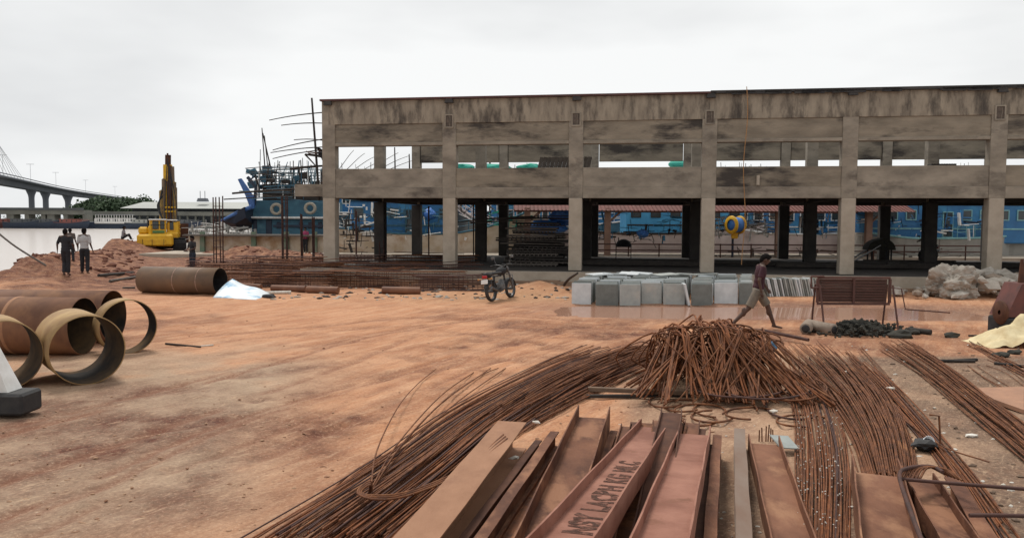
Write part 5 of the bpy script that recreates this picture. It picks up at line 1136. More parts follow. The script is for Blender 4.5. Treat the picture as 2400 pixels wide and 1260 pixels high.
# ------------------------------------------------------------------ cut stone slabs
SL = []
def slab(x, y, w, h, th, m_, tilt, rz, label, group, z=None, roll=0):
    q = MB().box((0, 0, h/2), (w, th, h), bev=.005); o = q.build('stone_slab', m_, None, (x, y, (z if z is not None else float(zg(x, y))-.01)))
    o.rotation_euler = (tilt, roll, rz); return tag(o, label, 'stone slab', group)
packs = [(1340, 1385, M_stone3), (1396, 1449, M_stone2), (1452, 1500, M_stone), (1503, 1550, M_stone), (1554, 1604, M_stone), (1621, 1668, M_stone2), (1674, 1728, M_stone3), (1733, 1762, M_stone2)]
names = ['leftmost', 'second dark', 'third', 'fourth', 'fifth', 'sixth dark', 'pale seventh', 'last']
for i, (x0, x1, m_) in enumerate(packs):
    a = G(x0, 710+ (i % 3)); b_ = G(x1, 710+(i % 3)); w = (b_.x-a.x); cx = (a.x+b_.x)/2; cy = a.y
    slab(cx, cy, w, .62, .045, m_, -.03, 0, '%s front slab in the row of upright cut stone slabs, counting from the left' % names[i], None)
    yy = cy
    for k in range(27):
        yy += random.choice((.06, .07, .09, .11, .30) if k % 6 == 5 else (.055, .06, .075))*1.9
        if yy > 28.6: break
        mm = random.choice((M_stone, M_stone, M_stone3, M_stone2)); 
        slab(cx+(yy-cy)*.15+random.uniform(-.03, .03)+.02*k, yy, w*random.uniform(.88, 1.0), .62+random.uniform(-.04, .05), .04, mm, random.uniform(-.09, .02), random.uniform(-.02, .02), 'grey cut slab standing in the ranks behind the front slabs', 'slabs standing behind the front row')
slab(G(1612, 711).x, G(1612, 711).y+.05, .06, .64, .55, M_stone3, 0, 0, 'narrow slab leaning edge on in the gap of the front row', None, roll=-.22)
for i in range(24):
    px = 1792+i*5.3; p = G(px, 694)
    slab(p.x+.1, p.y+.25, .05, .60+random.uniform(-.02, .03), .50, random.choice((M_stone, M_stone2, M_stone3, M_stone)), 0, .1, 'thin grey slab leaning edge on in the row right of the walking man', 'leaning slabs right of the walking man', roll=-.24+random.uniform(-.04, .04))
for i in range(7):     # loose slabs lying on top
    px = [1405, 1440, 1475, 1500, 1560, 1612, 1655][i]; py = [650, 646, 652, 640, 645, 650, 640][i]; p = P(px, py, 25.5+.2*(i % 4)); p.z = .68
    o = MB().box((0, 0, 0), (random.uniform(.5, .8), .5, .035), bev=.004).build('stone_slab', M_stone3 if i < 4 else M_stone, None, p); o.rotation_euler = (random.uniform(-.08, .12), random.uniform(-.06, .06), random.uniform(-.5, .5)); tag(o, 'loose pale slab lying flat on top of the standing slabs', 'stone slab', 'loose slabs lying on top')
pole('loose_batten', G(1322, 668, .2), G(1352, 640, .75), .05, M_woodd, 'short dark board leaning at the left end of the stone slabs', 'board')
# ------------------------------------------------------------------ rusty rack
g0 = G(1922, 778); g1 = G(2097, 780)
rk = thing('metal_rack', 'rusty metal rack frame on four legs with slatted panel, right of the walking man', 'rack', ((g0.x+g1.x)/2, (g0.y+g1.y)/2, 0))
hw = (g1.x-g0.x)/2; M_rackd = mat('dark_red_rack', (.12, .05, .038), (.075, .035, .028), .8, 5)
q = MB().box((0, .25, .88), (2*hw-.04, .035, .52)); 
pn = MB()
for k in range(9): pn.box((0, .25, .645+k*.06), (2*hw-.16, .02, .022), Matrix.Rotation(random.uniform(-.012, .012), 3, 'Y'))
pn.build('slat_panel', M_rackd, rk)
MB().box((0, .285, .885), (2*hw-.1, .012, .50)).build('backing_sheet', mat('rusty_mesh_sheet', (.14, .075, .055), (.075, .04, .032), .85, 3, stretch=(.3, 1, 4), col3=(.28, .19, .15), lo3=.58, hi3=.68), rk)
fr = MB()
for z in (.60, 1.17): fr.box((0, .25, z), (2*hw, .06, .05))
for x in (-hw, 0, hw): fr.box((x, .25, .885), (.05, .055, .52))
fr.build('panel_frame', M_rackd, rk)
for x in (-hw, hw):
    for (ya, yb) in ((-.22, .12), (.55, .38)): MB().tube([(x, ya, .0), (x, yb, 1.02)], .022, 6).build('leg', M_rackd, rk)
MB().tube([(hw, .3, .95), (hw+.28, .3, .93), (hw+.28, .1, .5), (hw+1.25, .1, .43)], .016, 5).build('side_hook', M_rackd, rk)
q = MB()
for (x0_, x1_, z0_, z1_) in ((-hw-.16, -hw+.12, .95, .95), (-hw-.16, -hw+.12, 1.2, 1.2), (-hw-.16, -hw-.16, .95, 1.2)): q.tube([(x0_, .2, z0_), (x1_, .2, z1_)], .02, 5)
q.build('side_bracket', M_rackd, rk)
# cast cylinders
for i, (px, py, dx, lab) in enumerate([(1888, 783, .45, 'left one of two dumped concrete cylinders under the rusty rack'), (1955, 785, -.42, 'right one of two dumped concrete cylinders beside the black spoil')]):
    p = G(px, py); M4 = Matrix.Translation((0, 0, .12)) @ Vector((dx, .9, .03)).to_track_quat('Z', 'Y').to_matrix().to_4x4()
    o = MB().lathe([(0, 0), (.10, 0), (.125, .02), (.125, .62), (.11, .64), (0, .64)], M4, 20).build('concrete_cylinder', M_cyl, None, (p.x, p.y, float(zg(p.x, p.y)))); tag(o, lab, 'concrete cylinder')
    MB().lathe([(0, -.012), (.06, -.012), (.085, -.004), (.06, .004)], M4, 14).build('end_plate', M_rubber, o)
q = MB()
for (px, py, a_, b_, c_) in ((2020, 780, .42, .2, .22), (1985, 784, .3, .16, .1), (2062, 786, .34, .14, .09), (2100, 788, .2, .1, .06), (2035, 784, .3, .2, .14)):
    p = G(px, py); q.rock((p.x, p.y+.15, .01), (a_, b_, c_), int(px), 4, .9)
for k in range(420):
    px = random.gauss(2025, 46); py = random.uniform(770, 792); hh = max(0, .22-abs(px-2020)/420*.5)
    p = G(px, py); q.rock((p.x, p.y+random.uniform(0, .3), random.uniform(0, hh)), random.uniform(.015, .05), k, 1, .9)
tag(q.build('black_spoil', M_coal), 'low heap of black lumpy spoil on the ground beneath the rusty rack', kind='stuff')
for i, (px, py, s_) in enumerate([(2108, 790, .2), (2230, 790, .13), (2140, 782, .12), (2345, 836, .12), (2377, 829, .1)]):
    p = G(px, py); tag(MB().rock((0, 0, s_*.3), (s_*1.2, s_, s_*.5), i+50, 2).build('dark_lump', M_coal, None, p), ['largest black lump at the right end of the spoil heap', 'lone black lump on bare ground right of the spoil heap', 'small black lump behind the right end of the spoil', 'black lump below the cream fabric heap', 'small black lump at the right edge under the fabric'][i], 'lump')
log(2128, 778, 2182, 784, .06, 'dark short timber right of the black spoil heap', M_woodd, 'timber', 'timber'); log(2270, 788, 2330, 788, .02, 'thin dark bar lying flat left of the cream fabric', M_woodd, 'stick', 'stick')
# big pale boulder and rubble at the foot of the building
g = G(2262, 702)
o = MB().rock((0, 0, 0), (.74, .55, .60), 23, 5, .38).rock((.45, .05, -.25), (.3, .3, .28), 27, 4, .5).build('concrete_boulder', mat('boulder_concrete', (.40, .36, .31), (.28, .25, .21), .92, 4, bump=.8, bscale=14, col3=(.16, .14, .12)), None, (g.x+.0, g.y+.7, .42)); tag(o, 'large pale broken concrete boulder lying against the building platform', 'boulder')
for i in range(120):
    px = random.uniform(2140, 2420) if i < 60 else random.uniform(2290, 2420); f_ = (px-2140)/280; p = G(px, random.uniform(688, 705)); s_ = random.uniform(.06, .22)*(1 if px < 2300 else 1.5)
    z = random.uniform(0, .45 if px > 2290 else .1)+(.1 if px > 2310 else 0)
    tag(MB().rock((0, 0, s_*.4), (s_*1.3, s_, s_*.8), i+90, 1, .6).build('rubble_stone', M_rub if random.random() < .85 else M_cyl, None, (p.x, p.y+random.uniform(0, 1.6), z)), 'pale lump of broken concrete in the rubble around the boulder', 'stone', 'rubble stones beside the boulder')
# rusty winch machine at the right edge
g = G(2368, 790)
wm = thing('rusty_winch', 'rusty red winch machine on a dark base cut by the right edge', 'machine', (g.x+.32, g.y+.3, 0))
MB().box((0, 0, .2), (.85, .7, .4), bev=.03).build('base', M_black, wm)
q = MB(); q.add([(-.42, -.3, .42), (.5, -.3, .42), (.5, -.3, 1.12), (-.12, -.3, 1.12), (-.42, .3, .42), (.5, .3, .42), (.5, .3, 1.12), (-.12, .3, 1.12)], [(0, 1, 2, 3), (7, 6, 5, 4), (0, 3, 7, 4), (3, 2, 6, 7), (0, 4, 5, 1)]); q.build('housing', mat('red_brown_machine', (.15, .05, .04), (.09, .035, .03), .7, 4, col3=(.04, .03, .03)), wm)
MB().tube([(.05, 0, 1.1), (.05, 0, 1.35), (.05, 0, 1.62)], [.07, .05, .03], 8).build('spindle', M_beamd, wm)
MB().lathe([(.05, -.4), (.24, -.4), (.26, -.37), (.24, -.34), (.12, -.34), (.12, .34), (.24, .34), (.26, .37), (.24, .4), (.05, .4)], Matrix.Translation((-.05, -.1, .5)) @ Matrix.Rotation(PI/2, 4, 'Y'), 20).build('winch_drum', M_beamd, wm)
MB().box((.12, -.31, .85), (.12, .03, .3)).build('cover_slot', M_black, wm)
# cream fabric heap
g = G(2370, 815); q = MB(); n_ = 26; vs = []
for i in range(n_+1):
    for j in range(n_+1):
        u = i/n_*1.5-.6; v = j/n_*1.0-.5
        hgt = max(0, .62*(1-abs(u-.35)/.95))*max(0, 1-abs(v)*1.7)**.7; w_ = mnoise.noise(Vector((u*3, v*4, 2)))*.12+mnoise.noise(Vector((u*8, v*9, 4)))*.05
        vs.append((u, v+w_*.3, max(.01, hgt+w_*(hgt > .03))))
q.add(vs, [(i*(n_+1)+j, (i+1)*(n_+1)+j, (i+1)*(n_+1)+j+1, i*(n_+1)+j+1) for i in range(n_) for j in range(n_)], True)
tag(q.build('fabric_heap', M_sack, None, (g.x+.15, g.y+.4, 0)), 'crumpled cream fabric heap rising to a peak at the right edge', 'fabric')
# ------------------------------------------------------------------ steel beams in the foreground
M_beam2 = mat('mid_brown_beam', (.25, .115, .066), (.14, .06, .035), .75, 2.4, bump=.2, bscale=40, spec=.25, col3=(.31, .16, .09), scale3=3, lo3=.52, hi3=.66, stretch=(1, .5, 1), detail=9)
def ibeam(name, label, far, near, zf, zn, w, fl, m_, ext=1.2, lie=True, t=.012, group=None, fcut=0):
    a = G(far[0], far[1], zf); b_ = G(near[0], near[1], zn); d = (b_-a).normalized(); b_ = b_+d*ext
    L_ = (b_-a).length; X_ = d.cross(Vector((0, 0, 1))).normalized(); Zv = X_.cross(d).normalized()
    if Zv.z < 0: Zv = -Zv
    o = thing(name, label, 'steel beam', a, 0, group)
    def sec(x0, x1, z0, z1, nm, s0=0.0, mm=None):
        q = MB(); n_ = 14; vs = []
        for i in range(n_+1):
            y_ = s0+(L_-s0)*i/n_; wob = .003*math.sin(i*1.3+far[0])
            for (x, z) in ((x0, z0), (x1, z0), (x1, z1), (x0, z1)): vs.append(d*y_+X_*(x+wob)+Zv*z)
        q.add(vs, [(4*i+k, 4*i+(k+1) % 4, 4*i+4+(k+1) % 4, 4*i+4+k) for i in range(n_) for k in range(4)]+[(3, 2, 1, 0), tuple(range(4*n_, 4*n_+4))])
        return q.build(nm, mm or m_, o)
    if lie:
        wb = sec(-w/2+t, w/2-t, -t/2, t/2, 'web', fcut); sec(-w/2, -w/2+t, -fl/2, fl/2, 'flange'); sec(w/2-t, w/2, -fl/2, fl/2, 'flange')
    else:
        sec(-fl/2, fl/2, -t, 0, 'flange'); wb = sec(-t/2, t/2, -w+t, -t, 'web'); sec(-fl/2, fl/2, -w, -w+t, 'flange')
    return o, a, d, X_, Zv, wb
ibeam('steel_beam', 'broad brown beam with a flat top, leftmost of the big beams beside the long rods', (1201, 987), (976, 1260), .30, .30, .28, .30, mat('tan_rusted_beam', (.34, .18, .105), (.25, .125, .07), .75, 2.4, bump=.2, bscale=40, spec=.25, col3=(.24, .12, .07), scale3=3, lo3=.54, hi3=.7, stretch=(1, .5, 1), detail=9), 1.2, False)
ibeam('steel_beam', 'thin brown beam squeezed right of the broad flat topped beam', (1300, 1010), (1125, 1260), .20, .22, .16, .09, M_beam, 1.2, False)
ibeam('steel_beam', 'thin dark beam in the black gap right of the flat topped beam', (1262, 1030), (1085, 1260), .12, .12, .10, .07, M_beamd, 1.2, False)
ibeam('steel_beam', 'brown trough beam with a tall dark left flange, left of the pink lettered beam', (1392, 978), (1300, 1221), .16, .18, .36, .27, M_beam, 1.5, fcut=.03)
pb = ibeam('steel_beam', 'pink primed beam with dark lettering along its web', (1536, 1000), (1340, 1260), .19, .70, .31, .16, M_pink, .8, fcut=.10)
ibeam('steel_beam', 'plain pink primed beam right of the lettered one, rusty bare patch at its far end', (1630, 1014), (1556, 1260), .24, .60, .30, .17, M_pink, .8, fcut=.12)
ibeam('steel_beam', 'slim upright brown beam just right of the plain pink beam', (1681, 1018), (1664, 1260), .24, .30, .2, .085, M_beam, 1.0, False)
ibeam('steel_beam', 'second slim dark beam wedged under the right edge of the plain pink beam', (1664, 1040), (1632, 1260), .20, .24, .18, .09, M_beamd, 1.0, False)
ibeam('steel_beam', 'slim greyish brown beam standing clear between two gaps', (1733, 1003), (1744, 1260), .20, .2, .18, .11, mat('greyish_rusted_beam', (.20, .145, .11), (.16, .09, .055), .6, 2.5, bump=.1, stretch=(1, .4, 1)), 1.0, False)
ibeam('steel_beam', 'light brown trough beam right of the slim grey beam, thin dark right flange', (1789, 1040), (1850, 1260), .07, .07, .31, .20, M_beam2, 1.2, fcut=.02)
ibeam('steel_beam', 'wide brown plate beam with tall dark left flange, right of the speckled rods', (2050, 1112), (2078, 1260), .13, .13, .38, .34, M_beam2, 1.2)
ibeam('steel_beam', 'narrow brown trough beam below the black looped bar at the lower right', (2150, 1126), (2232, 1260), .13, .13, .26, .17, M_beam, 1.2)
ibeam('steel_beam', 'brown plate beam farthest right, slanting out of the lower right corner', (2232, 1118), (2318, 1260), .16, .12, .26, .12, M_beam, 1.2, False)
for i, (fx, fy, nx_, zf, w_, f_) in enumerate([(1468, 1000, 1400, .12, .12, .08), (1486, 988, 1430, .16, .15, .08), (1515, 992, 1470, .20, .16, .09), (1541, 985, 1500, .24, .16, .07), (1574, 968, 1520, .33, .22, .10), (1602, 990, 1545, .26, .18, .08), (1623, 992, 1570, .22, .16, .08), (1645, 1004, 1620, .20, .16, .08), (1340, 1022, 1190, .05, .1, .07), (1440, 1008, 1330, .06, .12, .08)]):
    ibeam('steel_beam', 'slim rusty beam end showing among the jumbled ends behind the pink beams', (fx, fy), (nx_, 1260), zf, zf, w_, f_, (M_beam, M_beamd, M_rust)[i % 3], .6, i % 2 == 0, group='slim beam ends behind the pink beams')
# lettering burnt through the primer
def lettering(text, s_, size, off, par, a, d, X_, Zv, m_, seed=0):
    cu = bpy.data.curves.new('txt', 'FONT'); cu.body = text; cu.size = size; cu.extrude = .0008; cu.offset = .010; cu.space_character = 1.12
    o = bpy.data.objects.new('txt', cu); C.objects.link(o); dg = bpy.context.evaluated_depsgraph_get(); dg.update()
    me = bpy.data.meshes.new_from_object(o.evaluated_get(dg)); bpy.data.objects.remove(o)
    ex = -d; ey = Zv.cross(ex); M3 = Matrix((ex, ey, Zv)).transposed()
    for v in me.vertices:
        p = v.co.copy(); p.x += .022*mnoise.noise(Vector((p.x*14, p.y*14, seed)))+.006*mnoise.noise(Vector((p.x*50, p.y*50, seed))); p.y += .022*mnoise.noise(Vector((p.x*12, p.y*12, seed+5)))
        v.co = d*s_+ey*off+M3 @ Vector((p.x, p.y, .0082))
    me.materials.clear(); me.materials.append(m_); me.name = 'lettering'; return link('lettering', me, par)
_o, a, d, X_, Zv, wb = pb
M_lett = mat('rust_lettering', (.13, .06, .04), (.30, .135, .092), .8, 26, lo=.47, hi=.60, detail=4)
lettering('NSY LACBH KG MLC', 4.35, .22, -.09, wb, a, d, X_, Zv, M_lett)
# ------------------------------------------------------------------ steel rods
RODS = []
def bundle(Lp, Rp, n_, hgt, label, group, r=.008, t0=(0, .1), t1=(.9, 1), jit=.03, zb=.0, seg=16, m_=None, cross=.1, taper=1, bias=1):
    NL = 24; Lw = spline([G(*p, 0) if len(p) == 2 else G(p[0], p[1], p[2]) for p in Lp], NL); Rw = spline([G(*p, 0) if len(p) == 2 else G(p[0], p[1], p[2]) for p in Rp], NL)
    for i in range(n_):
        s0 = random.random()**bias; s1 = min(1, max(0, s0+random.gauss(0, cross))); ta = random.uniform(*t0); tb = random.uniform(*t1)
        ph = random.uniform(0, 6); lay = random.random(); pts = []
        for k in range(seg):
            t = ta+(tb-ta)*k/(seg-1); f_ = t*(NL-1); j = min(int(f_), NL-2); f_ -= j; s_ = s0+(s1-s0)*t
            p = Lw[j].lerp(Lw[j+1], f_).lerp(Rw[j].lerp(Rw[j+1], f_), s_)
            prof = max(0, 1-(2*s_-1)**2)**.6
            side = math.sin(t*5+ph)*jit
            z = zb+.012+hgt*prof*lay*(1-.75*max(0, t-.8)/.2*taper)+.012*math.sin(t*7+ph*2)+p.z
            pts.append(Vector((p.x+side, p.y+side*.3, max(z, .012))))
        RODS.append((pts, random.uniform(.8, 1.15)*r, label, group, m_ or random.choice((M_rust, M_rust, M_rust2, M_rustd))))
g1_ = 'rods of the long left bundle'; l1 = 'long rusty rod in the wide bundle sweeping from the lower left to the tangled heap'
bundle([(520, 1300), (840, 1105), (1045, 965), (1250, 862), (1395, 797)], [(905, 1300), (1085, 1135), (1230, 1010), (1400, 905), (1575, 832)], 96, .15, l1, g1_, .0085, (0, .05), (.82, 1), .03, bias=.55)
bundle([(1120, 1000), (1250, 905), (1390, 845), (1510, 808)], [(1240, 1010), (1400, 925), (1520, 868), (1600, 835)], 45, .22, l1, g1_, .0085, (0, .2), (.85, 1), .02)
bundle([(600, 1300), (800, 1130), (900, 1060)], [(760, 1290), (960, 1150), (1120, 1035)], 8, .05, l1, g1_, .0085, (0, .1), (.9, 1), .02)
gl = 'loose rods curling off the left bundle'
for (pp, z_) in [([(868, 1152, .15), (885, 1050, .2), (935, 950, .12), (978, 900, .05), (1022, 864, .02)], 0), ([(868, 1152, .15), (950, 1030, .18), (1050, 930, .08), (1125, 880, .03), (1168, 862, .01)], 0), ([(870, 1150, .15), (945, 1040, .15), (1040, 940, .08), (1150, 862, .01)], 0), ([(866, 1150, .16), (935, 1035, .2), (1035, 925, .1), (1110, 872, .02)], 0), ([(870, 1148, .14), (960, 1040, .12), (1080, 935, .06), (1185, 862, .01)], 0)]:
    RODS.append((spline([G(*p) for p in pp], 18), .008, 'thin rod curling away from the tie over the open dirt', gl, M_rust))
gt_ = 'bars tied round the left bundle'
for k in range(3):
    o_ = k*4.5; RODS.append((spline([G(1180+o_, 1018+o_, .30), (G(1090, 1095+o_, .28)), G(960, 1150+o_, .26), G(880, 1160+o_, .24), G(846-o_, 1153, .22), G(868, 1135-o_, .26), G(862+o_, 1165, .10)], 24), .010, 'curved bar bent like a tie around the left bundle of rods', gt_, M_rust))
g2_ = 'rods of the right fan'; l2 = 'thin rusty rod in the broad fan sweeping down right of the tangled heap'
bundle([(1820, 820), (1858, 960), (1868, 1100), (1872, 1310)], [(1905, 830), (1960, 960), (1990, 1080), (1985, 1310)], 48, .05, 'rusty rod in the straight speckled bundle between two trough beams', 'rods of the speckled bundle', .0085, (0, .3), (.95, 1), .02)
bundle([(1800, 795), (1895, 890), (1975, 1005), (2030, 1150)], [(1990, 825), (2085, 930), (2130, 1030), (2150, 1150)], 120, .15, l2, g2_, .0085, (0, .25), (.93, 1), .03)
bundle([(1985, 850), (2070, 930), (2190, 1070), (2330, 1300)], [(2040, 850), (2115, 925), (2250, 1080), (2420, 1290)], 26, .06, 'rusty rod in the narrow bundle running to the lower right corner', 'rods of the lower right bundle', .0085, (0, .2), (.9, 1), .03)
bundle([(1955, 808), (2020, 870), (2110, 960)], [(2010, 808), (2080, 870), (2170, 985)], 10, .02, 'thin loose rod fanning over the pale concrete strip', 'loose rods on the concrete strip', .007, (0, .3), (.7, 1), .05)
bundle([(2030, 800), (2150, 880), (2280, 985), (2460, 1130)], [(2135, 800), (2240, 872), (2350, 960), (2480, 1060)], 55, .10, 'rusty rod in the long bundle right of the pale concrete strip', 'rods of the right hand bundle', .0085, (0, .25), (.9, 1), .03)
bundle([(2255, 802), (2340, 850), (2440, 905)], [(2290, 800), (2380, 850), (2460, 890)], 9, .03, 'dark rod in the thin bundle below the cream fabric heap', 'rods below the cream fabric', .01, (0, .2), (.9, 1), .03, m_=M_rustd)
bundle([(2250, 850), (2330, 905), (2420, 960)], [(2300, 840), (2370, 870), (2450, 930)], 5, .01, 'thin scattered rod on the littered ground at the right', 'scattered rods at the right', .007, (0, .2), (.7, 1), .03)
bundle([(1300, 905), (1420, 840), (1520, 812)], [(1380, 930), (1480, 870), (1560, 830)], 16, .25, l1, g1_, .009, (0, .2), (.9, 1), .02)
# tangled heap of hairpin bars
hc_ = G(1700, 935); hx, hy = hc_.x, hc_.y
HL = 'bent rusty bar draped over the tangled heap of hairpin bars'; HG = 'bent bars of the tangled heap'
def crest(x): return .89-.28*abs((x-hx)/.95)**3.5
for i in range(230):
    if i % 5 == 0: cu_ = random.uniform(-1, 1); cs_ = random.gauss(0, .30); cy_ = random.uniform(-.25, .35); cz_ = random.uniform(.62, 1.05); cb_ = random.uniform(-.3, .45)
    u = cu_; xt = hx+u*.74+random.gauss(0, .035); zt = crest(xt)*(cz_+random.uniform(-.06, .03)); yt = hy+.62+cy_+random.uniform(-.05, .05)
    xb = hx+u*1.0+cs_*.9+random.gauss(0, .04)+.04; yb = hy-.42+cb_+random.uniform(-.05, .08)
    mid = Vector(((xt+xb)/2+random.gauss(0, .012), (yt+yb)/2-.03, zt*.52+.04)); b_ = Vector((xb, yb, random.uniform(.05, .16)))
    top = Vector((xt, yt, zt)); bk = top+Vector((random.gauss(0, .1), .3, random.uniform(-.05, .04))); 
    pts = [b_, mid, top-Vector((0, .12, .03)), top, bk, bk+Vector((random.gauss(0, .15), .25, -.35)), bk+Vector((random.gauss(0, .2), .4, -zt+.05))]
    pts = spline(pts, 18); RODS.append((pts, .0125, HL, HG, random.choice((M_rust2, M_rust2, M_rust))))
for i in range(26):     # bars crossing the face of the heap
    x0_ = hx+random.uniform(-.8, .8); sg = random.choice((-1, 1)); x1_ = x0_+sg*random.uniform(.3, .8); z0_ = crest(x0_)*random.uniform(.75, 1.0)
    RODS.append((spline([Vector((x0_, hy+.25, z0_)), Vector(((x0_+x1_)/2, hy-.05, z0_*.6)), Vector((x1_, hy-.35, .14)), Vector((x1_+sg*.12, hy-.42, .05))], 12), .0125, 'bent rusty bar crossing the face of the tangled heap', 'bars crossing the heap face', random.choice((M_rust, M_rust2, M_rustd))))
for i in range(26):     # straight bars slanting down left
    p0 = G(1790-i*1.5, 900, .05); a = Vector((hx-.45+random.gauss(0, .07), hy+.55, .62+random.uniform(-.15, .1))); b_ = G(1462+i*5, 912-random.uniform(0, 14), .04)
    RODS.append((spline([b_, a.lerp(b_, .5)+Vector((0, 0, -.02)), a, a+Vector((.3, .3, .05))], 10), .012, 'straight rusty bar slanting down the left side of the tangled heap', 'bars slanting left off the heap', random.choice((M_rust2, M_rust))))
for i in range(14):     # loops curling at the crest
    c0 = Vector((hx-.72+.12*i+random.gauss(0, .05), hy+.6, crest(hx-.72+.12*i)*.93)); rr = random.uniform(.09, .2); tl = random.uniform(-.6, .6); pts = []
    for k in range(14):
        an = -.4+k/13*random.uniform(3.4, 4.6); pts.append(c0+Vector((math.cos(an)*rr*1.5, math.sin(an)*rr*.4, math.sin(an)*rr*.5*math.cos(tl))))
    RODS.append((pts, .012, 'rusty bar end curling in a loop at the crest of the tangled heap', 'loops at the crest of the heap', M_rust))
for i, (cx, cy, rx, ry) in enumerate([(1640, 962, 60, 16), (1700, 958, 75, 20), (1760, 968, 60, 14), (1880, 985, 60, 14), (1870, 950, 75, 32), (1600, 950, 45, 14), (1560, 940, 40, 14), (1670, 975, 50, 14), (1790, 900, 110, 30), (1730, 900, 110, 26), (1850, 905, 80, 28), (1640, 985, 40, 12)]):
    pts = []
    for k in range(20):
        an = -.5+k/19*4.6+i*.3; zl = .03+.02*math.sin(k) if i < 8 or i > 10 else .14
        if i in (8, 9): zl = .16
        pts.append(G(cx+math.cos(an)*rx, cy-math.sin(an)*ry, zl)+Vector((0, -.12 if i in (8, 9, 10) else 0, 0)))
    RODS.append((pts, .0135, 'dark bar curved in a loop round the foot of the tangled heap', 'loops round the foot of the heap', M_rustd))
tl_ = lambda *p: G(*p)
# squared timber under the heap and black bars
a = G(1378, 916, .06); b_ = G(1612, 915, .12)
tag(MB().box((a+b_)/2, ((b_-a).length, .06, .06), math.atan2(b_.y-a.y, b_.x-a.x), bev=.005).build('squared_bar', M_wood), 'squared brown timber under the left side of the tangled heap', 'timber')
a = G(1372, 928, .03); b_ = G(1620, 926, .03)  # thin black bar along the foot of the heap
tag(MB().box((a+b_)/2, ((b_-a).length, .045, .045), math.atan2(b_.y-a.y, b_.x-a.x), bev=.006).build('squared_bar', M_woodd), 'thin black squared bar lying on the concrete below the tangled heap', 'timber')
a = G(1700, 768, .05); b_ = G(1895, 796, .10)
tag(MB().tube([a, a.lerp(b_, .5)+Vector((0, 0, .06)), b_], .035, 6).build('long_bar', M_rustd), 'thick dark bar lying behind the heap at the feet of the walking man', 'bar')
q = []
RODS.append((spline([G(2170, 1290, .35), G(2135, 1200, .36), G(2108, 1115, .36), G(2128, 1096, .36), G(2180, 1092, .34), G(2210, 1105, .34)], 20), .016, 'thick black bar bent in a hook over the right hand beams', None, M_rustd))
RODS.append((spline([G(2112, 1122, .3), G(2230, 1132, .3), G(2460, 1150, .32)], 12), .016, 'straight black bar running to the right edge above the beams', None, M_rustd))
RODS.append((spline([G(2272, 1207, .3), G(2340, 1207, .3), G(2470, 1210, .3)], 8), .016, 'lowest straight black bar at the right edge', None, M_rustd))
for k in range(6): RODS.append((spline([G(2110+k*9, 1122, .3), G(2125+k*10, 1100-k, .34), G(2170+k*10, 1090+k*2, .34), G(2215+k*8, 1110+k*3, .3)], 14), .011, 'curved dark bar arching beside the black hook over the right hand beams', 'arched bars at the lower right', M_rustd))
RODS.append((spline([G(2092, 962), G(2200, 1040, .1), G(2318, 1082, .12)], 10), .008, 'single thin rod slanting alone over the pale strip to the right', None, M_rust))
RODS.append(([G(2205, 1055, 0), G(2205, 1055, 0)+Vector((-.02, .02, .36)), G(2205, 1055, 0)+Vector((-.12, .02, .37))], .011, 'upright bar stub standing beside the white plastic cup', None, M_rust))
for px in (1795, 1800, 1806, 1812, 1786, 1779): RODS.append(([G(px, 1034, .0), G(px, 1034, .0)+Vector((random.uniform(-.01, .01), 0, .12+random.uniform(0, .07)))], .007, 'short upright bar end in the small tuft behind the light brown trough beam', 'tuft of upright bar ends', M_rustd))
# the 300 that show largest become things, the rest one mass
def shown(rd):
    pts = rd[0]; s_ = 0
    for i in range(len(pts)-1):
        m_ = (pts[i]+pts[i+1])/2; ang = (pts[i+1]-pts[i]).cross(m_-Vector((0, 0, H))).length/((m_-Vector((0, 0, H))).length**2)
        px = m_.x/max(m_.y, .1)*F+1200; py = 520+(H-m_.z)/max(m_.y, .1)*F
        if -20 < px < 2420 and py < 1275: s_ += ang*rd[1]/m_.length
    return s_
single = [r_ for r_ in RODS if r_[3] is None]; many = sorted([r_ for r_ in RODS if r_[3]], key=shown, reverse=True)
for rd in single+many[:300-len(single)]:
    o = MB().tube(rd[0], rd[1], 5).build('steel_rod', rd[4]); tag(o, rd[2], 'steel rod', rd[3])
q = {}
for rd in many[300-len(single):]: q.setdefault('all', MB()).tube(rd[0], rd[1], 4)
if q: tag(q['all'].build('steel_rod_mass', M_rust), 'remaining rusty rods lying deeper in the bundles and the heap', kind='stuff')
# ------------------------------------------------------------------ litter
def scrap(px, py, sx, sy, sz, m_, label, seed, nm='litter_scrap', cat='scrap', group=None, z=0):
    p = G(px, py, z); return tag(MB().rock((0, 0, sz*.4), (sx, sy, sz), seed, 1, .5).build(nm, m_, None, p), label, cat, group)
for i, (px, py, s_, z, lab) in enumerate([(1258, 990, .035, .2, 'white scrap on the rods just left of the thin dark beam'), (1205, 1073, .04, .1, 'white scrap lodged beside the broad flat topped beam'), (2278, 1022, .05, 0, 'white scrap alone on the pale strip right of the upright stub'), (2085, 911, .05, .05, 'thin pale scrap on the rods at the edge of the pale strip'), (1985, 873, .05, .1, 'pale yellow scrap on the fan of rods'), (1812, 965, .05, .05, 'white chip under the loops at the right foot of the heap')]):
    scrap(px, py, s_*1.4, s_, s_*.5, M_litter, lab, i, z=z)
p = G(2170, 1035, .08); cpp = MB().lathe([(.0, 0), (.042, 0), (.058, .07), (.054, .07), (.038, .01), (0, .01)], Matrix.Rotation(1.2, 4, 'X'), 16).build('white_cup', mat('white_plastic', (.85, .85, .85), (.8, .8, .8), .35, 3), None, p); tag(cpp, 'white plastic cup lying on its side by the upright bar stub', 'cup')
p = G(2165, 1052, .02); tag(MB().rock((0, 0, .05), (.14, .11, .06), 5, 2).build('dark_bag', M_rubber, None, p), 'dark crumpled bag just under the white cup', 'bag')
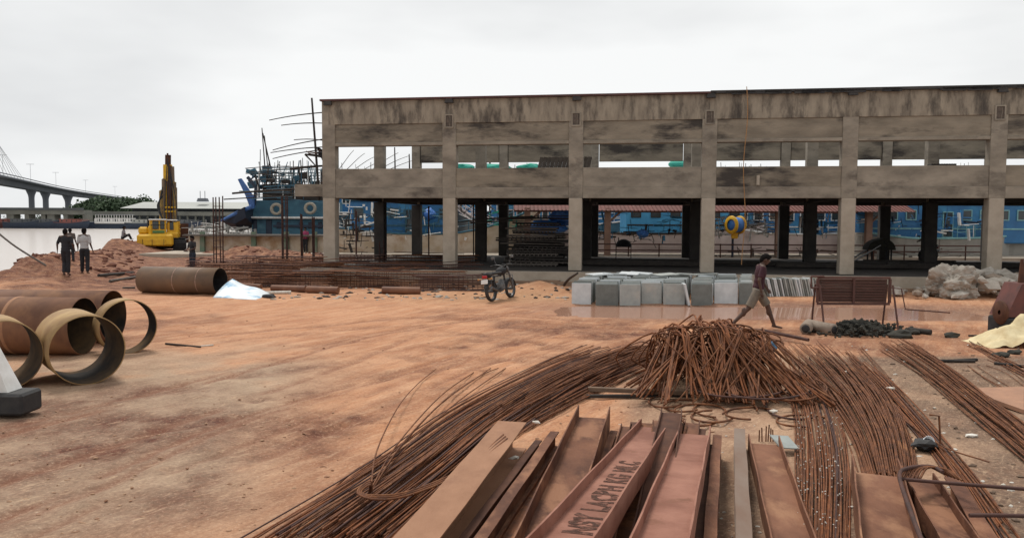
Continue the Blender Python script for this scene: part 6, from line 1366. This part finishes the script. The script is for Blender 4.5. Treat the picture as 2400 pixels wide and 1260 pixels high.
p = G(1808, 815, .35); tag(MB().rock((0, 0, 0), (.08, .07, .09), 8, 2).build('blue_bag', mat('faded_blue_bag', (.05, .12, .2), (.03, .08, .14), .6, 9), None, p), 'small faded blue bag caught on the right side of the tangled heap', 'bag')
o = MB().box((0, 0, 0), (.30, .34, .012)).build('pale_sheet', mat('pale_blue_board', (.33, .36, .34), (.26, .28, .27), .7, 6), None, G(1838, 1035, .1)); o.rotation_euler = (.3, .1, .2); o.scale = (.7, .7, 1); tag(o, 'pale bluish board lying behind the flange of the light brown trough beam', 'board')
qs = {}
def litter(n_, x0, x1, y0, y1, m_, s0, s1, name, label):
    q = MB()
    for k in range(n_):
        px = random.uniform(x0, x1); py = random.uniform(y0, y1); p = G(px, py); s_ = random.uniform(s0, s1)
        q.rock((p.x, p.y, float(zg(p.x, p.y))+s_*.05), (s_*random.uniform(.8, 2.2), s_*random.uniform(.6, 1.4), s_*.8), k, 1, .7)
    return tag(q.build(name, m_), label, kind='stuff')
litter(90, 1990, 2420, 800, 1250, M_litter, .006, .022, 'pale_litter', 'pale scraps scattered over the ground at the right')
litter(150, 1960, 2440, 795, 1280, M_wood, .006, .03, 'dark_debris', 'dark chips and clods scattered over the ground at the right')
litter(140, 620, 1340, 668, 704, M_rub, .02, .07, 'pale_debris', 'pale broken stones along the foot of the cages and the building')
litter(120, 620, 1340, 660, 700, M_woodd, .02, .08, 'dark_debris', 'dark clods along the foot of the cages')
litter(420, 0, 330, 590, 655, mat('red_clods', (.10, .034, .02), (.16, .06, .034), .95, 4), .03, .15, 'red_clods', 'red earth clods heaped along the river bank at the left')
litter(260, 440, 800, 600, 640, mat('red_clods', (.15, .06, .04)), .03, .12, 'red_clods', 'red earth clods on the heaps before the blue trawler')
litter(500, 0, 1700, 720, 1250, mat('dirt_crumbs', (.25, .12, .07), (.42, .27, .17), .95, 9), .004, .016, 'dirt_crumbs', 'small crumbs of soil scattered on the dirt yard')
litter(200, 1350, 1920, 990, 1259, M_litter, .004, .010, 'white_chips', 'tiny white chips sprinkled between the beams')
q = MB()
for k in range(170):
    p = G(random.uniform(1866, 1975), random.uniform(960, 1250), .07); q.rock(p, random.uniform(.003, .009), k, 1)
tag(q.build('white_chips', M_litter), 'tiny white chips sprinkled over the speckled rods', kind='stuff')
for i, (a_, b_, m_) in enumerate([((2195, 848), (2285, 850), M_woodd), ((2330, 855), (2400, 862), M_woodd), ((2235, 848), (2290, 846), M_woodd)]):
    log(*a_, *b_, .025, ['flat black stick on the littered ground left of the thin dark rods', 'dark stick at the right edge under the cream fabric', 'second black stick lying tight beside the first on the littered ground'][i], m_, 'stick', 'stick')
for i, (pts, lab) in enumerate([([(2285, 908), (2400, 905), (2400, 960), (2330, 935)], 'orange brown board lying flat at the right edge'), ]):
    q = MB(); v = [G(*p, .06) for p in pts]; q.add(v+[p+Vector((0, 0, -.05)) for p in v], [(0, 1, 2, 3), (7, 6, 5, 4), (0, 4, 5, 1), (1, 5, 6, 2), (2, 6, 7, 3), (3, 7, 4, 0)]); tag(q.build('flat_board', mat('orange_board', (.38, .2, .12), (.3, .16, .1), .8, 4)), lab, 'board')
